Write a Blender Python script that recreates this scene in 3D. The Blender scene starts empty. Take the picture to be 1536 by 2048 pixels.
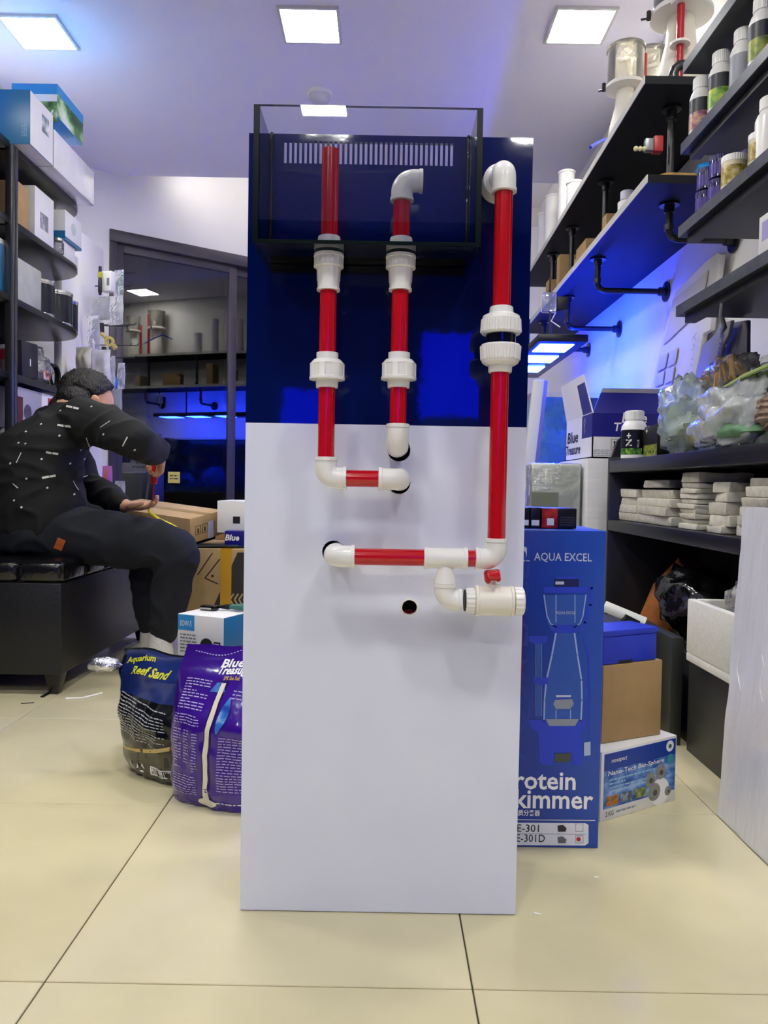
import bpy, bmesh, math, random
from mathutils import Vector, Matrix, noise as mnoise
S = bpy.context.scene
COL = S.collection
rnd = random.Random(7)
# ---------------------------------------------------------------- camera
FPX, CX, CY = 1540.0, 768.0, 1024.0
PITCH, ROLL = math.radians(1.82), math.radians(1.0)
EYE = Vector((0, 0, .70))
FWD = Vector((0, math.cos(PITCH), -math.sin(PITCH)))
_r0 = Vector((1, 0, 0)); _u0 = _r0.cross(FWD)
RGT = _r0*math.cos(ROLL) + _u0*math.sin(ROLL)
UPV = -_r0*math.sin(ROLL) + _u0*math.cos(ROLL)
cd = bpy.data.cameras.new('camera'); cam = bpy.data.objects.new('camera', cd); COL.objects.link(cam)
m = Matrix((RGT, UPV, -FWD)).transposed().to_4x4(); m.translation = EYE
cam.matrix_world = m
cd.sensor_fit = 'VERTICAL'; cd.sensor_height = 36.0; cd.lens = FPX/2048*36.0; cd.clip_start = .02
S.camera = cam
# ---------------------------------------------------------------- world, exposure
w = bpy.data.worlds.new('world'); S.world = w; w.use_nodes = True
w.node_tree.nodes['Background'].inputs[0].default_value = (.05, .055, .08, 1)
w.node_tree.nodes['Background'].inputs[1].default_value = .25
S.view_settings.view_transform = 'Standard'; S.view_settings.look = 'None'
S.view_settings.gamma = 1.0; S.view_settings.use_curve_mapping = False
S.view_settings.exposure = 1.43
LAMP = 30.0
ROOM = dict(x0=-1.98, x1=1.20, y0=-3.6, z1=2.70)
# photograph coordinates -> a point on a plane of the room (real distances)
def ray(px, py): return FWD + RGT*((px-CX)/FPX) - UPV*((py-CY)/FPX)
def at(px, py, Y): d = ray(px, py); return EYE + d*(Y/d.y)
def atz(px, py, Z): d = ray(px, py); return EYE + d*((Z-EYE.z)/d.z)
def atx(px, py, X): d = ray(px, py); return EYE + d*(X/d.x)
# ---------------------------------------------------------------- materials
def lin(c):
    if isinstance(c, str): c = [int(c[i:i+2], 16)/255 for i in (0, 2, 4)]
    return tuple(x/12.92 if x <= .04045 else ((x+.055)/1.055)**2.4 for x in c)
MC = {}
def mat(name, col, rough=.5, metal=0., spec=.5, var=0., vscale=8., bump=0., bscale=30., coat=0., emit=None, est=0., alpha=1., sss=0., trans=0., stretch=None):
    if name in MC: return MC[name]
    M = bpy.data.materials.new(name); M.use_nodes = True; nt = M.node_tree; N = nt.nodes
    b = N['Principled BSDF']; c = lin(col)
    b.inputs['Base Color'].default_value = (*c, 1); b.inputs['Roughness'].default_value = rough
    b.inputs['Metallic'].default_value = metal; b.inputs['Specular IOR Level'].default_value = spec
    b.inputs['Coat Weight'].default_value = coat; b.inputs['Coat Roughness'].default_value = .08
    b.inputs['Transmission Weight'].default_value = trans; b.inputs['Alpha'].default_value = alpha
    if sss: b.inputs['Subsurface Weight'].default_value = sss; b.inputs['Subsurface Radius'].default_value = (.01, .004, .002)
    if emit: b.inputs['Emission Color'].default_value = (*lin(emit), 1); b.inputs['Emission Strength'].default_value = est
    tc = N.new('ShaderNodeTexCoord'); src = tc.outputs['Object']
    if stretch:
        mp = N.new('ShaderNodeMapping'); mp.inputs['Scale'].default_value = stretch
        nt.links.new(src, mp.inputs['Vector']); src = mp.outputs['Vector']
    n = N.new('ShaderNodeTexNoise'); n.inputs['Scale'].default_value = vscale; n.inputs['Detail'].default_value = 5
    nt.links.new(src, n.inputs['Vector'])
    r = N.new('ShaderNodeValToRGB'); v = max(var, .02)
    r.color_ramp.elements[0].color = (*[x*(1-v) for x in c], 1); r.color_ramp.elements[1].color = (*[min(1, x*(1+v)) for x in c], 1)
    r.color_ramp.elements[0].position = .3; r.color_ramp.elements[1].position = .7
    nt.links.new(n.outputs['Fac'], r.inputs['Fac']); nt.links.new(r.outputs['Color'], b.inputs['Base Color'])
    if bump:
        n2 = N.new('ShaderNodeTexNoise'); n2.inputs['Scale'].default_value = bscale; n2.inputs['Detail'].default_value = 3
        nt.links.new(src, n2.inputs['Vector'])
        bp = N.new('ShaderNodeBump'); bp.inputs['Strength'].default_value = bump; bp.inputs['Distance'].default_value = .01
        nt.links.new(n2.outputs['Fac'], bp.inputs['Height']); nt.links.new(bp.outputs['Normal'], b.inputs['Normal'])
    MC[name] = M; return M
def emat(name, col, st):
    if name in MC: return MC[name]
    M = bpy.data.materials.new(name); M.use_nodes = True; nt = M.node_tree; nt.nodes.clear()
    e = nt.nodes.new('ShaderNodeEmission'); e.inputs[0].default_value = (*lin(col), 1); e.inputs[1].default_value = st
    o = nt.nodes.new('ShaderNodeOutputMaterial'); nt.links.new(e.outputs[0], o.inputs[0]); MC[name] = M; return M
def film(name, tint=(.93, .96, .95), gloss=.06, refl=1., dens=0., col=(1, 1, 1), bump=0., bscale=25., ior=1.45):
    """clear sheet: transparent + Fresnel gloss (+ some milky diffuse)"""
    if name in MC: return MC[name]
    M = bpy.data.materials.new(name); M.use_nodes = True; nt = M.node_tree; N = nt.nodes; N.clear(); L = nt.links.new
    t = N.new('ShaderNodeBsdfTransparent'); t.inputs[0].default_value = (*tint, 1)
    g = N.new('ShaderNodeBsdfGlossy'); g.inputs['Roughness'].default_value = gloss; g.inputs[0].default_value = (1, 1, 1, 1)
    f = N.new('ShaderNodeFresnel'); f.inputs['IOR'].default_value = ior
    ml = N.new('ShaderNodeMath'); ml.operation = 'MULTIPLY'; ml.inputs[1].default_value = refl; ml.use_clamp = True; L(f.outputs[0], ml.inputs[0])
    base = t.outputs[0]
    if dens:
        d = N.new('ShaderNodeBsdfDiffuse'); d.inputs[0].default_value = (*col, 1)
        tl = N.new('ShaderNodeBsdfTranslucent'); tl.inputs[0].default_value = (*col, 1)
        a = N.new('ShaderNodeAddShader'); mm = N.new('ShaderNodeMixShader'); mm.inputs[0].default_value = .5
        L(d.outputs[0], mm.inputs[1]); L(tl.outputs[0], mm.inputs[2])
        nz = N.new('ShaderNodeTexNoise'); nz.inputs['Scale'].default_value = 14; nz.inputs['Detail'].default_value = 4
        tc = N.new('ShaderNodeTexCoord'); L(tc.outputs['Object'], nz.inputs['Vector'])
        mr = N.new('ShaderNodeMapRange'); mr.inputs[1].default_value = .3; mr.inputs[2].default_value = .7
        mr.inputs[3].default_value = dens*.6; mr.inputs[4].default_value = min(1, dens*1.4); L(nz.outputs['Fac'], mr.inputs[0])
        m1 = N.new('ShaderNodeMixShader'); L(mr.outputs[0], m1.inputs[0]); L(base, m1.inputs[1]); L(mm.outputs[0], m1.inputs[2]); base = m1.outputs[0]
    m2 = N.new('ShaderNodeMixShader'); L(ml.outputs[0], m2.inputs[0]); L(base, m2.inputs[1]); L(g.outputs[0], m2.inputs[2])
    if bump:
        nb = N.new('ShaderNodeTexNoise'); nb.inputs['Scale'].default_value = bscale; nb.inputs['Detail'].default_value = 4
        tc2 = N.new('ShaderNodeTexCoord'); L(tc2.outputs['Object'], nb.inputs['Vector'])
        bp = N.new('ShaderNodeBump'); bp.inputs['Strength'].default_value = bump; bp.inputs['Distance'].default_value = .02
        L(nb.outputs['Fac'], bp.inputs['Height']); L(bp.outputs['Normal'], g.inputs['Normal']); L(bp.outputs['Normal'], f.inputs['Normal'])
    o = N.new('ShaderNodeOutputMaterial'); L(m2.outputs[0], o.inputs[0]); MC[name] = M; return M
def picmat(name, cols, scale=9., rough=.35, detail=6., stretch=(1, 1, 1)):
    """printed picture: noise mapped through a colour ramp"""
    if name in MC: return MC[name]
    M = bpy.data.materials.new(name); M.use_nodes = True; nt = M.node_tree; N = nt.nodes; L = nt.links.new
    b = N['Principled BSDF']; b.inputs['Roughness'].default_value = rough
    tc = N.new('ShaderNodeTexCoord'); mp = N.new('ShaderNodeMapping'); mp.inputs['Scale'].default_value = stretch
    n = N.new('ShaderNodeTexNoise'); n.inputs['Scale'].default_value = scale; n.inputs['Detail'].default_value = detail
    L(tc.outputs['Object'], mp.inputs[0]); L(mp.outputs[0], n.inputs['Vector'])
    r = N.new('ShaderNodeValToRGB'); k = len(cols)
    while len(r.color_ramp.elements) < k: r.color_ramp.elements.new(.5)
    for i, c in enumerate(cols):
        r.color_ramp.elements[i].position = .3 + .4*i/(k-1); r.color_ramp.elements[i].color = (*lin(c), 1)
    L(n.outputs['Fac'], r.inputs[0]); L(r.outputs[0], b.inputs['Base Color']); MC[name] = M; return M
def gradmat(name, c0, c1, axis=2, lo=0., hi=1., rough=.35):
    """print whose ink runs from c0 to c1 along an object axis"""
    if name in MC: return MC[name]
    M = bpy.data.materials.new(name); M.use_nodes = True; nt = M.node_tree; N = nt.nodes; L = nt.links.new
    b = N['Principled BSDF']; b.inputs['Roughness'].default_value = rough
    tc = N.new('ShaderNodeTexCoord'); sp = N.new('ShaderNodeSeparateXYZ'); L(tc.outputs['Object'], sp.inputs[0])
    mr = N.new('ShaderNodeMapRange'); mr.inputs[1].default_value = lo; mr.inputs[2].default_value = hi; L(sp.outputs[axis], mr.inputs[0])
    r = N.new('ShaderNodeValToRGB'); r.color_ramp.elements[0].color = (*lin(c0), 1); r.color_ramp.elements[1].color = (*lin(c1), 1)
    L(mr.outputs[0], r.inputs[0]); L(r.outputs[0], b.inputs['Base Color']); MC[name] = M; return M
# ---------------------------------------------------------------- mesh builder
def V(*a): return Vector(a[0] if len(a) == 1 else a)
class MB:
    def __init__(s): s.v = []; s.f = []; s.mi = []; s.m = 0
    def add(s, vs, fs):
        k = len(s.v); s.v += [tuple(p) for p in vs]; s.f += [tuple(i+k for i in f) for f in fs]; s.mi += [s.m]*len(fs); return s
    def hexa(s, p):      # 8 corners: bottom ring 0-3 (ccw from above), top ring 4-7
        return s.add(p, [(3, 2, 1, 0), (4, 5, 6, 7), (0, 1, 5, 4), (1, 2, 6, 5), (2, 3, 7, 6), (3, 0, 4, 7)])
    def box(s, x0, x1, y0, y1, z0, z1, T=None):
        p = [V(x0, y0, z0), V(x1, y0, z0), V(x1, y1, z0), V(x0, y1, z0), V(x0, y0, z1), V(x1, y0, z1), V(x1, y1, z1), V(x0, y1, z1)]
        if T: p = [T @ q for q in p]
        return s.hexa(p)
    def quad(s, a, b, c, d): return s.add([a, b, c, d], [(0, 1, 2, 3)])
    def poly(s, pts, ext):   # prism from a planar outline
        n = len(pts); e = V(ext); pts = [V(p) for p in pts]
        return s.add(pts+[p+e for p in pts], [tuple(range(n-1, -1, -1)), tuple(range(n, 2*n))]+[(i, (i+1) % n, n+(i+1) % n, n+i) for i in range(n)])
    def ring(s, c, ax, r, n):
        ax = V(ax).normalized(); a = ax.orthogonal().normalized() if abs(ax.z) < .9 else V(1, 0, 0)
        a = (a - ax*a.dot(ax)).normalized(); b = ax.cross(a)
        return [V(c)+(a*math.cos(2*math.pi*i/n)+b*math.sin(2*math.pi*i/n))*r for i in range(n)]
    def rev(s, o, ax, prof, n=24, caps=True):   # prof: (distance along ax, radius)
        ax = V(ax).normalized(); vs = []
        for t, r in prof: vs += s.ring(V(o)+ax*t, ax, max(r, 1e-5), n)
        fs = [(j*n+i, j*n+(i+1) % n, (j+1)*n+(i+1) % n, (j+1)*n+i) for j in range(len(prof)-1) for i in range(n)]
        if caps: fs += [tuple(range(n-1, -1, -1)), tuple((len(prof)-1)*n+i for i in range(n))]
        return s.add(vs, fs)
    def cyl(s, a, b, r, n=20, r2=None):
        a, b = V(a), V(b); return s.rev(a, b-a, [(0, r), ((b-a).length, r if r2 is None else r2)], n)
    def hollow(s, a, b, r, ri, n=24):
        a, b = V(a), V(b); L = (b-a).length; return s.rev(a, b-a, [(0, ri), (0, r), (L, r), (L, ri), (0, ri)], n, False)
    def tube(s, pts, r, n=10, caps=True):
        pts = [V(p) for p in pts]; vs = []; prev = None; k = len(pts)
        for i, p in enumerate(pts):
            d = (pts[min(i+1, k-1)]-pts[max(i-1, 0)]).normalized()
            a = d.orthogonal().normalized() if prev is None else (prev-d*prev.dot(d)).normalized()
            prev = a; b = d.cross(a); rr = r[i] if isinstance(r, (list, tuple)) else r
            vs += [p+(a*math.cos(2*math.pi*j/n)+b*math.sin(2*math.pi*j/n))*rr for j in range(n)]
        fs = [(j*n+i, j*n+(i+1) % n, (j+1)*n+(i+1) % n, (j+1)*n+i) for j in range(k-1) for i in range(n)]
        if caps: fs += [tuple(range(n-1, -1, -1)), tuple((k-1)*n+i for i in range(n))]
        return s.add(vs, fs)
    def ball(s, c, r, n=16, k=10, fn=None):     # r: radius or (rx, ry, rz); fn moves each unit point
        c = V(c); R = V(r, r, r) if not isinstance(r, (tuple, list, Vector)) else V(r); vs = []
        for j in range(k+1):
            th = math.pi*j/k
            for i in range(n):
                u = V(math.sin(th)*math.cos(2*math.pi*i/n), math.sin(th)*math.sin(2*math.pi*i/n), -math.cos(th))
                if fn: u = fn(u)
                vs.append(c+V(u.x*R.x, u.y*R.y, u.z*R.z))
        return s.add(vs, [(j*n+i, j*n+(i+1) % n, (j+1)*n+(i+1) % n, (j+1)*n+i) for j in range(k) for i in range(n)])
    def build(s, name, mats, parent=None, smooth=None, bev=0., seg=2, world=True, weld=True, label=None):
        me = bpy.data.meshes.new(name); me.from_pydata(s.v, [], s.f)
        ml = mats if isinstance(mats, (list, tuple)) else [mats]
        for q in ml: me.materials.append(q)
        for p, i in zip(me.polygons, s.mi): p.material_index = min(i, len(ml)-1)
        bm = bmesh.new(); bm.from_mesh(me)
        if weld: bmesh.ops.remove_doubles(bm, verts=bm.verts, dist=1e-5)
        bmesh.ops.recalc_face_normals(bm, faces=bm.faces)
        if bev:
            es = [e for e in bm.edges if len(e.link_faces) == 2 and e.calc_face_angle(0) > .5]
            bmesh.ops.bevel(bm, geom=es, offset=bev, segments=seg, affect='EDGES', profile=.5, clamp_overlap=True)
        bm.to_mesh(me); bm.free()
        if smooth is not None or bev:
            me.shade_smooth(); me.set_sharp_from_angle(angle=math.radians(35 if smooth is None else smooth))
        return link(name, me, parent, world, label)
BASE = {}
def link(name, me, parent=None, world=True, label=None):
    o = bpy.data.objects.new(name, me); COL.objects.link(o)
    if parent is not None:
        o.parent = parent
        if world: o.matrix_parent_inverse = BASE[parent.name].inverted()
        BASE[o.name] = BASE[parent.name].copy() if not world else Matrix.Identity(4)
    else: BASE[o.name] = Matrix.Identity(4)
    if label: o['label'] = label
    return o
def tag(o, label, cat, group=None, kind=None):
    if label: o['label'] = label
    if cat: o['category'] = cat
    if group: o['group'] = group
    if kind: o['kind'] = kind
    return o
def thing(name, label, cat, loc, rz=0., group=None, R=None):
    o = bpy.data.objects.new(name, None); COL.objects.link(o); o.empty_display_size = .05
    M = Matrix.Translation(V(loc)) @ (R.to_4x4() if R else Matrix.Rotation(rz, 4, 'Z')); o.matrix_world = M; BASE[o.name] = M
    return tag(o, label, cat, group)
def struct(o, label=None): o['kind'] = 'structure'; (label and o.__setitem__('label', label)); return o
def copy_tree(o, parent=None):
    c = o.copy(); COL.objects.link(c)
    if parent is not None: c.parent = parent
    BASE[c.name] = BASE.get(o.name, Matrix.Identity(4))
    for ch in list(o.children): copy_tree(ch, c)
    return c
TXT = {}
def text(parent, s, o, ux, uz, w=None, h=None, m=None, bold=0., shear=0., name='lettering', ext=.0004, local=False):
    """flat lettering: o = lower left corner, ux / uz = directions of the line and of its height"""
    key = (s, bold, shear)
    if key not in TXT:
        c = bpy.data.curves.new('t', 'FONT'); c.body = s; c.size = 1; c.offset = bold; c.shear = shear; c.resolution_u = 2
        to = bpy.data.objects.new('t', c); me = bpy.data.meshes.new_from_object(to)
        TXT[key] = ([v.co.copy() for v in me.vertices], [tuple(p.vertices) for p in me.polygons])
        bpy.data.objects.remove(to); bpy.data.curves.remove(c); bpy.data.meshes.remove(me)
    vs, fs = TXT[key]
    if not vs: return None
    x0 = min(v.x for v in vs); x1 = max(v.x for v in vs); y0 = min(v.y for v in vs); y1 = max(v.y for v in vs)
    ux, uz, o = V(ux).normalized(), V(uz).normalized(), V(o)
    if w is None: sx = sy = h/(y1-y0)
    elif h is None: sx = sy = w/(x1-x0)
    else: sx, sy = w/(x1-x0), h/(y1-y0)
    n = ux.cross(uz)
    me = bpy.data.meshes.new(name); me.from_pydata([o+ux*((v.x-x0)*sx)+uz*((v.y-y0)*sy)+n*ext for v in vs], [], fs); me.materials.append(m)
    return link(name, me, parent, not local)
def fine_print(parent, o, ux, uz, w, rows, pitch, hgt, m, seed=1, fill=.85, name='fine_print', ext=.0004, local=False):
    r = random.Random(seed); ux, uz, o = V(ux).normalized(), V(uz).normalized(), V(o); n = ux.cross(uz)*ext; b = MB()
    for i in range(rows):
        x = 0.; lim = w*(1 if r.random() < fill else r.uniform(.3, .9))
        while x < lim:
            l = hgt*r.uniform(1.2, 4.5); l = min(l, lim-x); a = o+ux*x+uz*(-i*pitch)+n
            b.quad(a, a+ux*l, a+ux*l+uz*hgt, a+uz*hgt); x += l+hgt*.7
    q = b.build(name, m, parent, weld=False, world=not local); q['kind'] = 'stuff'; return q
def crumple(u, amp, f, seed):
    d = mnoise.noise(u*f+V(seed, seed*1.7, 0))*amp + abs(mnoise.noise(u*f*2.3+V(seed, 3, 1)))*amp*.6 - amp*.15
    return u*(1+d)
# common materials
WHITE = mat('white_plastic', 'f4f3ee', .28, var=.02)
BLACKM = mat('black_board', '0b0b0f', .38, var=.25, vscale=20)
BLKPIPE = mat('black_iron_pipe', '101114', .32, spec=.6)
KRAFT = mat('kraft_card', 'b08f5f', .75, var=.08, vscale=30)
INK = mat('black_ink', '0b0b0e', .5)
WINK = mat('white_ink', 'f2f2f2', .5)
CARDW = mat('white_card', 'e9e8e6', .45, var=.03)
NAVY = mat('navy_print', '14147c', .35)
CLEAR = film('clear_glass', (.95, .975, .97), .01, 1.0)
CELLO = film('cellophane', (.92, .93, .93), .08, 2.2, dens=.12, bump=1.0, bscale=22)
# ================================================================ the setting
X0, X1, Y0, ZC = ROOM['x0'], ROOM['x1'], ROOM['y0'], ROOM['z1']
TILE = .6
TM = [mat('cream_tile_%s' % 'abc'[i], c, .16, var=.06, vscale=5, bump=.02, bscale=6) for i, c in enumerate(('d8cfab', 'd5cca6', 'dbd2b0'))]
fl = struct(MB().box(X0-.1, X1+.1, Y0, 6.6, -.08, -.004).build('floor', mat('dark_grout', '4a4336', .8)), 'cream glazed floor tiles with thin dark joints')
base_tile = None
for i in range(-4, 4):
    for j in range(-8, 10):
        x, y = -.464+i*TILE, 1.057+j*TILE
        if x > X1 or x+TILE < X0 or y < Y0 or y > 6: continue
        if base_tile is None:
            base_tile = MB().box(.0012, TILE-.0012, .0012, TILE-.0012, -.02, 0).build('tile', TM[0], fl, bev=.001, seg=1); t = base_tile
            meshes = [t.data]
            for k in (1, 2):
                q = t.data.copy(); q.materials.clear(); q.materials.append(TM[k]); meshes.append(q)
        else:
            t = bpy.data.objects.new('tile', meshes[rnd.randrange(3)]); COL.objects.link(t); t.parent = fl
        t.location = (x, y, 0)
WALLM = mat('wall_paint', 'f3f1ec', .8, var=.03, vscale=2)
CEILM = mat('ceiling_paint_bluelit', 'e6e4f4', .85, var=.035, vscale=1.2)  # blue bounce light from the tank is mixed into the ceiling colour
struct(MB().box(X0-.1, X1+.1, Y0, 5.08, ZC, ZC+.08).build('ceiling', CEILM), 'pale painted ceiling tinted lavender for the blue tank light')
struct(MB().box(X0-.1, X1+.1, 5.0, 6.7, 2.95, 3.03).build('ceiling_gap_cover', WALLM))  # slab added to cover the gap between the ceiling edge and angled wall
struct(MB().box(X1, X1+.1, 1.0, 6.6, 0, 3.0).build('wall_right', WALLM), 'painted wall behind the right hand shelves')
struct(MB().box(X1, X1+.1, Y0, 1.0, 0, 3.0).build('wall_right_front', mat('dark_blue_shop_wall', '0b1330', .6, var=.1)))
DARKW = mat('dark_blue_shop_wall', '0b1330', .6, var=.1)
struct(MB().box(X0-.1, X0, 1.9, 6.6, 0, 3.0).build('wall_left', WALLM))
struct(MB().box(X0-.1, X0, Y0, 1.9, 0, 3.0).build('wall_left_front', DARKW))
struct(MB().box(X0-.1, X1+.1, Y0-.1, Y0, 0, 3.0).build('wall_rear', DARKW))
# angled back wall with the sliding glass door in it (local x along the wall, local y into it)
WA, WB = V(-1.93, 4.96, 0), V(-.62, 5.89, 0)
wd = (WB-WA); WL = wd.length; wang = math.atan2(wd.y, wd.x)
TW = Matrix.Translation(WA) @ Matrix.Rotation(wang, 4, 'Z')
def wp(px, py):        # photograph -> local point on the angled wall
    d = ray(px, py); n = V(-wd.y, wd.x, 0).normalized(); p = EYE+d*((WA-EYE).dot(n)/d.dot(n)); return TW.inverted() @ p
dl, dr = wp(219, 462), wp(497, 512)
DX0, DX1, DZ = dl.x, WL+.55, (dl.z+dr.z)/2
wb = MB(); wb.box(-.3, DX0, 0, .12, 0, 3.0, TW); wb.box(DX0, WL+.6, 0, .12, DZ, 3.0, TW)
struct(wb.build('wall_back', WALLM), 'white wall above the sliding glass door')
eb = TW @ V(WL+.55, 0, 0)
struct(MB().box(eb.x-.05, X1+.1, eb.y, eb.y+.1, 0, 3.0).build('wall_far', WALLM))
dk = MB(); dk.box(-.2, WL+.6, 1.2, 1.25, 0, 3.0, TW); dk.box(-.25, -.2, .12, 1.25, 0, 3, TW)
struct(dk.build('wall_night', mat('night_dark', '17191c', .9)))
FRM = mat('bronze_aluminium', '4b4750', .4, metal=.4, var=.05)
d1 = thing('door_1', None, None, WA, wang); struct(d1, 'dark aluminium sliding glass door at the back'); 
def dpart(name, x0, x1, y0, y1, z0, z1, m, par=d1, bev=.002): return MB().box(x0, x1, y0, y1, z0, z1).build(name, m, par, bev=bev, world=False)
dpart('door_frame', DX0, DX0+.045, -.012, .1, 0, DZ, FRM)
dpart('door_head', DX0, DX1, -.02, .1, DZ-.075, DZ, FRM)
dpart('door_track', DX0, DX1, -.005, .1, 0, .04, FRM)
mx = wp(466, 700).x
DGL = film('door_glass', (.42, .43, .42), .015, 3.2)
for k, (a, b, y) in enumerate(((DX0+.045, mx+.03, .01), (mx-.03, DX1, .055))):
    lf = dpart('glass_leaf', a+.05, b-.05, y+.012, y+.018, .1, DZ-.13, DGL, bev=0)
    BASE[lf.name] = BASE[d1.name]
    for nm, q in (('stile', (a, a+.05, y, y+.035, .04, DZ-.075)), ('stile', (b-.06, b, y, y+.035, .04, DZ-.075)),
                  ('rail', (a+.05, b-.06, y, y+.035, .04, .1)), ('rail', (a+.05, b-.06, y, y+.035, DZ-.13, DZ-.075))):
        s = MB().box(*q).build(nm, FRM, lf, bev=.002, world=False)
s0_, s1_ = wp(338, 966), wp(362, 944); t = thing('sticker', 'small yellow paper note stuck on the glass door', 'note', TW @ V(s0_.x, .02, s0_.z), wang); MB().box(0, s1_.x-s0_.x, -.0004, .0006, 0, s1_.z-s0_.z).build('paper', mat('yellow_paper', 'd6c65a', .6), t, world=False); fine_print(t, (.012, -.0006, (s1_.z-s0_.z)*.6), (1, 0, 0), (0, 0, 1), (s1_.x-s0_.x)*.7, 2, .02, .008, INK, 3, local=True)
# ---------------------------------------------------------------- ceiling lamps, smoke detector
LE = emat('lamp_diffuser_light', 'fffdf6', LAMP)
LCOL = [(-1.57, 3.49), (-.355, 3.40), (.805, 3.37)]
LNAME = {0: 'left', 1: 'middle', 2: 'right'}
for r, (dy, rl) in enumerate(((0, None), (-1.72, 'second row'), (-3.45, 'third row'), (-5.22, 'fourth row'))):
    for k, (x, y) in enumerate(LCOL):
        yy = y+dy
        if rl is None: lab = ('square ceiling lamp at the left end of the row, above the stacked boxes', 'square ceiling lamp in the middle of the row, above the glass tank', 'square ceiling lamp at the right end of the row, beside the white reactors')[k]
        else: lab = 'square ceiling lamp over the front of the shop, %s, %s column' % (rl, LNAME[k])
        t = thing('ceiling_lamp', lab, 'lamp', (x, yy, ZC), 0, 'square panel lamps in the ceiling')
        h = .118; f = MB()
        for q in ((-h-.012, h+.012, -h-.012, -h), (-h-.012, h+.012, h, h+.012), (-h-.012, -h, -h, h), (h, h+.012, -h, h)): f.box(q[0], q[1], q[2], q[3], -.012, 0)
        f.build('lamp_frame', mat('lamp_frame_white', 'cfcfd2', .4), t, world=False)
        MB().box(-h, h, -h, h, -.008, -.001).build('diffuser', LE, t, world=False)
t = thing('added_fill_strip', 'added white fill strip hidden in the ceiling recess, brightening the back wall', 'lamp', (-1.0, 5.15, 2.9)); MB().box(-1.4, .9, 5.1, 5.13, 2.72, 2.75).build('fill_strip_housing', WHITE, t); MB().box(-1.38, .88, 5.1305, 5.133, 2.722, 2.748).build('fill_strip_emitter', emat('added_fill_light', 'fffaf2', 8.), t)  # added strip, no known fitting of the room; it brightens the back wall
p = atz(640, 193, ZC-.02)
t = thing('smoke_detector', 'round white smoke detector on the ceiling above the glass tank', 'smoke detector', (p.x, p.y, ZC))
MB().rev((0, 0, 0), (0, 0, -1), [(0, .062), (.012, .064), (.02, .06)], 32).build('base_plate', WHITE, t, 40, world=False)
MB().rev((0, 0, -.02), (0, 0, -1), [(0, .055), (.014, .053), (.024, .046), (.032, .03), (.034, .0)], 32, ).build('cover', mat('detector_grey', 'c9c9cf', .5), t, 40, world=False)
# ================================================================ display stand with tank and pipes
YD = 1.245                      # front face of the stand
YP = 1.172                      # axis of the pipes
PR = .0128                      # pipe radius
zt = at(770, 850, YD).z; zp = at(780, 271, YD).z
xl, xr = -.2255, .2275
RED = mat('red_pvc', 'c4101f', .14, coat=.3)
PVC = mat('white_pvc', 'f3f2ee', .22, var=.015)
PANELW = mat('white_gloss_panel', 'e6ebff', .3, var=.01, coat=.15)
ACR = mat('black_acrylic_blue_sheen', '021250', .045, var=.1, bump=.02, bscale=18, spec=.6)  # navy base colour stands in for blue reflections on black acrylic
EDGE = mat('dark_glass_edge', '06140f', .15)
ds = thing('display_stand', 'white and black aquarium overflow display stand with glass tank and red pipes', 'display stand', (0, YD, 0))
def hole_panel(holes, x0, x1, z0, z1, y0, y1, n=28):
    """board in the xz plane with round holes: the front and back faces are triangulated around them"""
    bm = bmesh.new(); es = []
    def loop(pts):
        vs = [bm.verts.new((p[0], y0, p[1])) for p in pts]
        return [bm.edges.new((vs[i], vs[(i+1) % len(vs)])) for i in range(len(vs))]
    es += loop([(x0, z0), (x1, z0), (x1, z1), (x0, z1)])
    for (cx, cz, r) in holes: es += loop([(cx+r*math.cos(2*math.pi*i/n), cz+r*math.sin(2*math.pi*i/n)) for i in range(n)])
    bmesh.ops.triangle_fill(bm, edges=es, use_beauty=True, use_dissolve=False)
    r = bmesh.ops.extrude_face_region(bm, geom=list(bm.faces)); vs = [g for g in r['geom'] if isinstance(g, bmesh.types.BMVert)]
    bmesh.ops.translate(bm, verts=vs, vec=(0, y1-y0, 0)); bmesh.ops.recalc_face_normals(bm, faces=bm.faces)
    me = bpy.data.meshes.new('p'); bm.to_mesh(me); bm.free(); return me
def hp(px, py, r): p = at(px, py, YD); return (p.x, p.z, r)
holes = [hp(798, 900, .0185), hp(798, 965, .0185), hp(667, 1104, .0185), hp(819, 1215, .0125)]
me = hole_panel(holes, xl, xr, .002, zt, YD, YD+.012); me.materials.append(PANELW); link('front_panel', me, ds)
for nm, q in (('side_panel', (xl, xl+.012, YD+.012, YD+.2, .002, zt)), ('side_panel', (xr-.012, xr, YD+.012, YD+.2, .002, zt)),
              ('top_panel', (xl+.012, xr-.012, YD+.012, YD+.2, zt-.012, zt)), ('back_board', (xl+.012, xr-.012, YD+.188, YD+.2, .002, zt-.012))):
    MB().box(*q).build(nm, PANELW, ds)
MB().hollow((holes[3][0], YD-.0012, holes[3][1]), (holes[3][0], YD+.004, holes[3][1]), .0155, .0122, 32).build('grommet', PVC, ds, 40)
MB().cyl((holes[3][0], YD+.03, holes[3][1]-.02), (holes[3][0], YD+.16, holes[3][1]-.02), .012).build('inner_pipe', RED, ds, 40)
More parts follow.
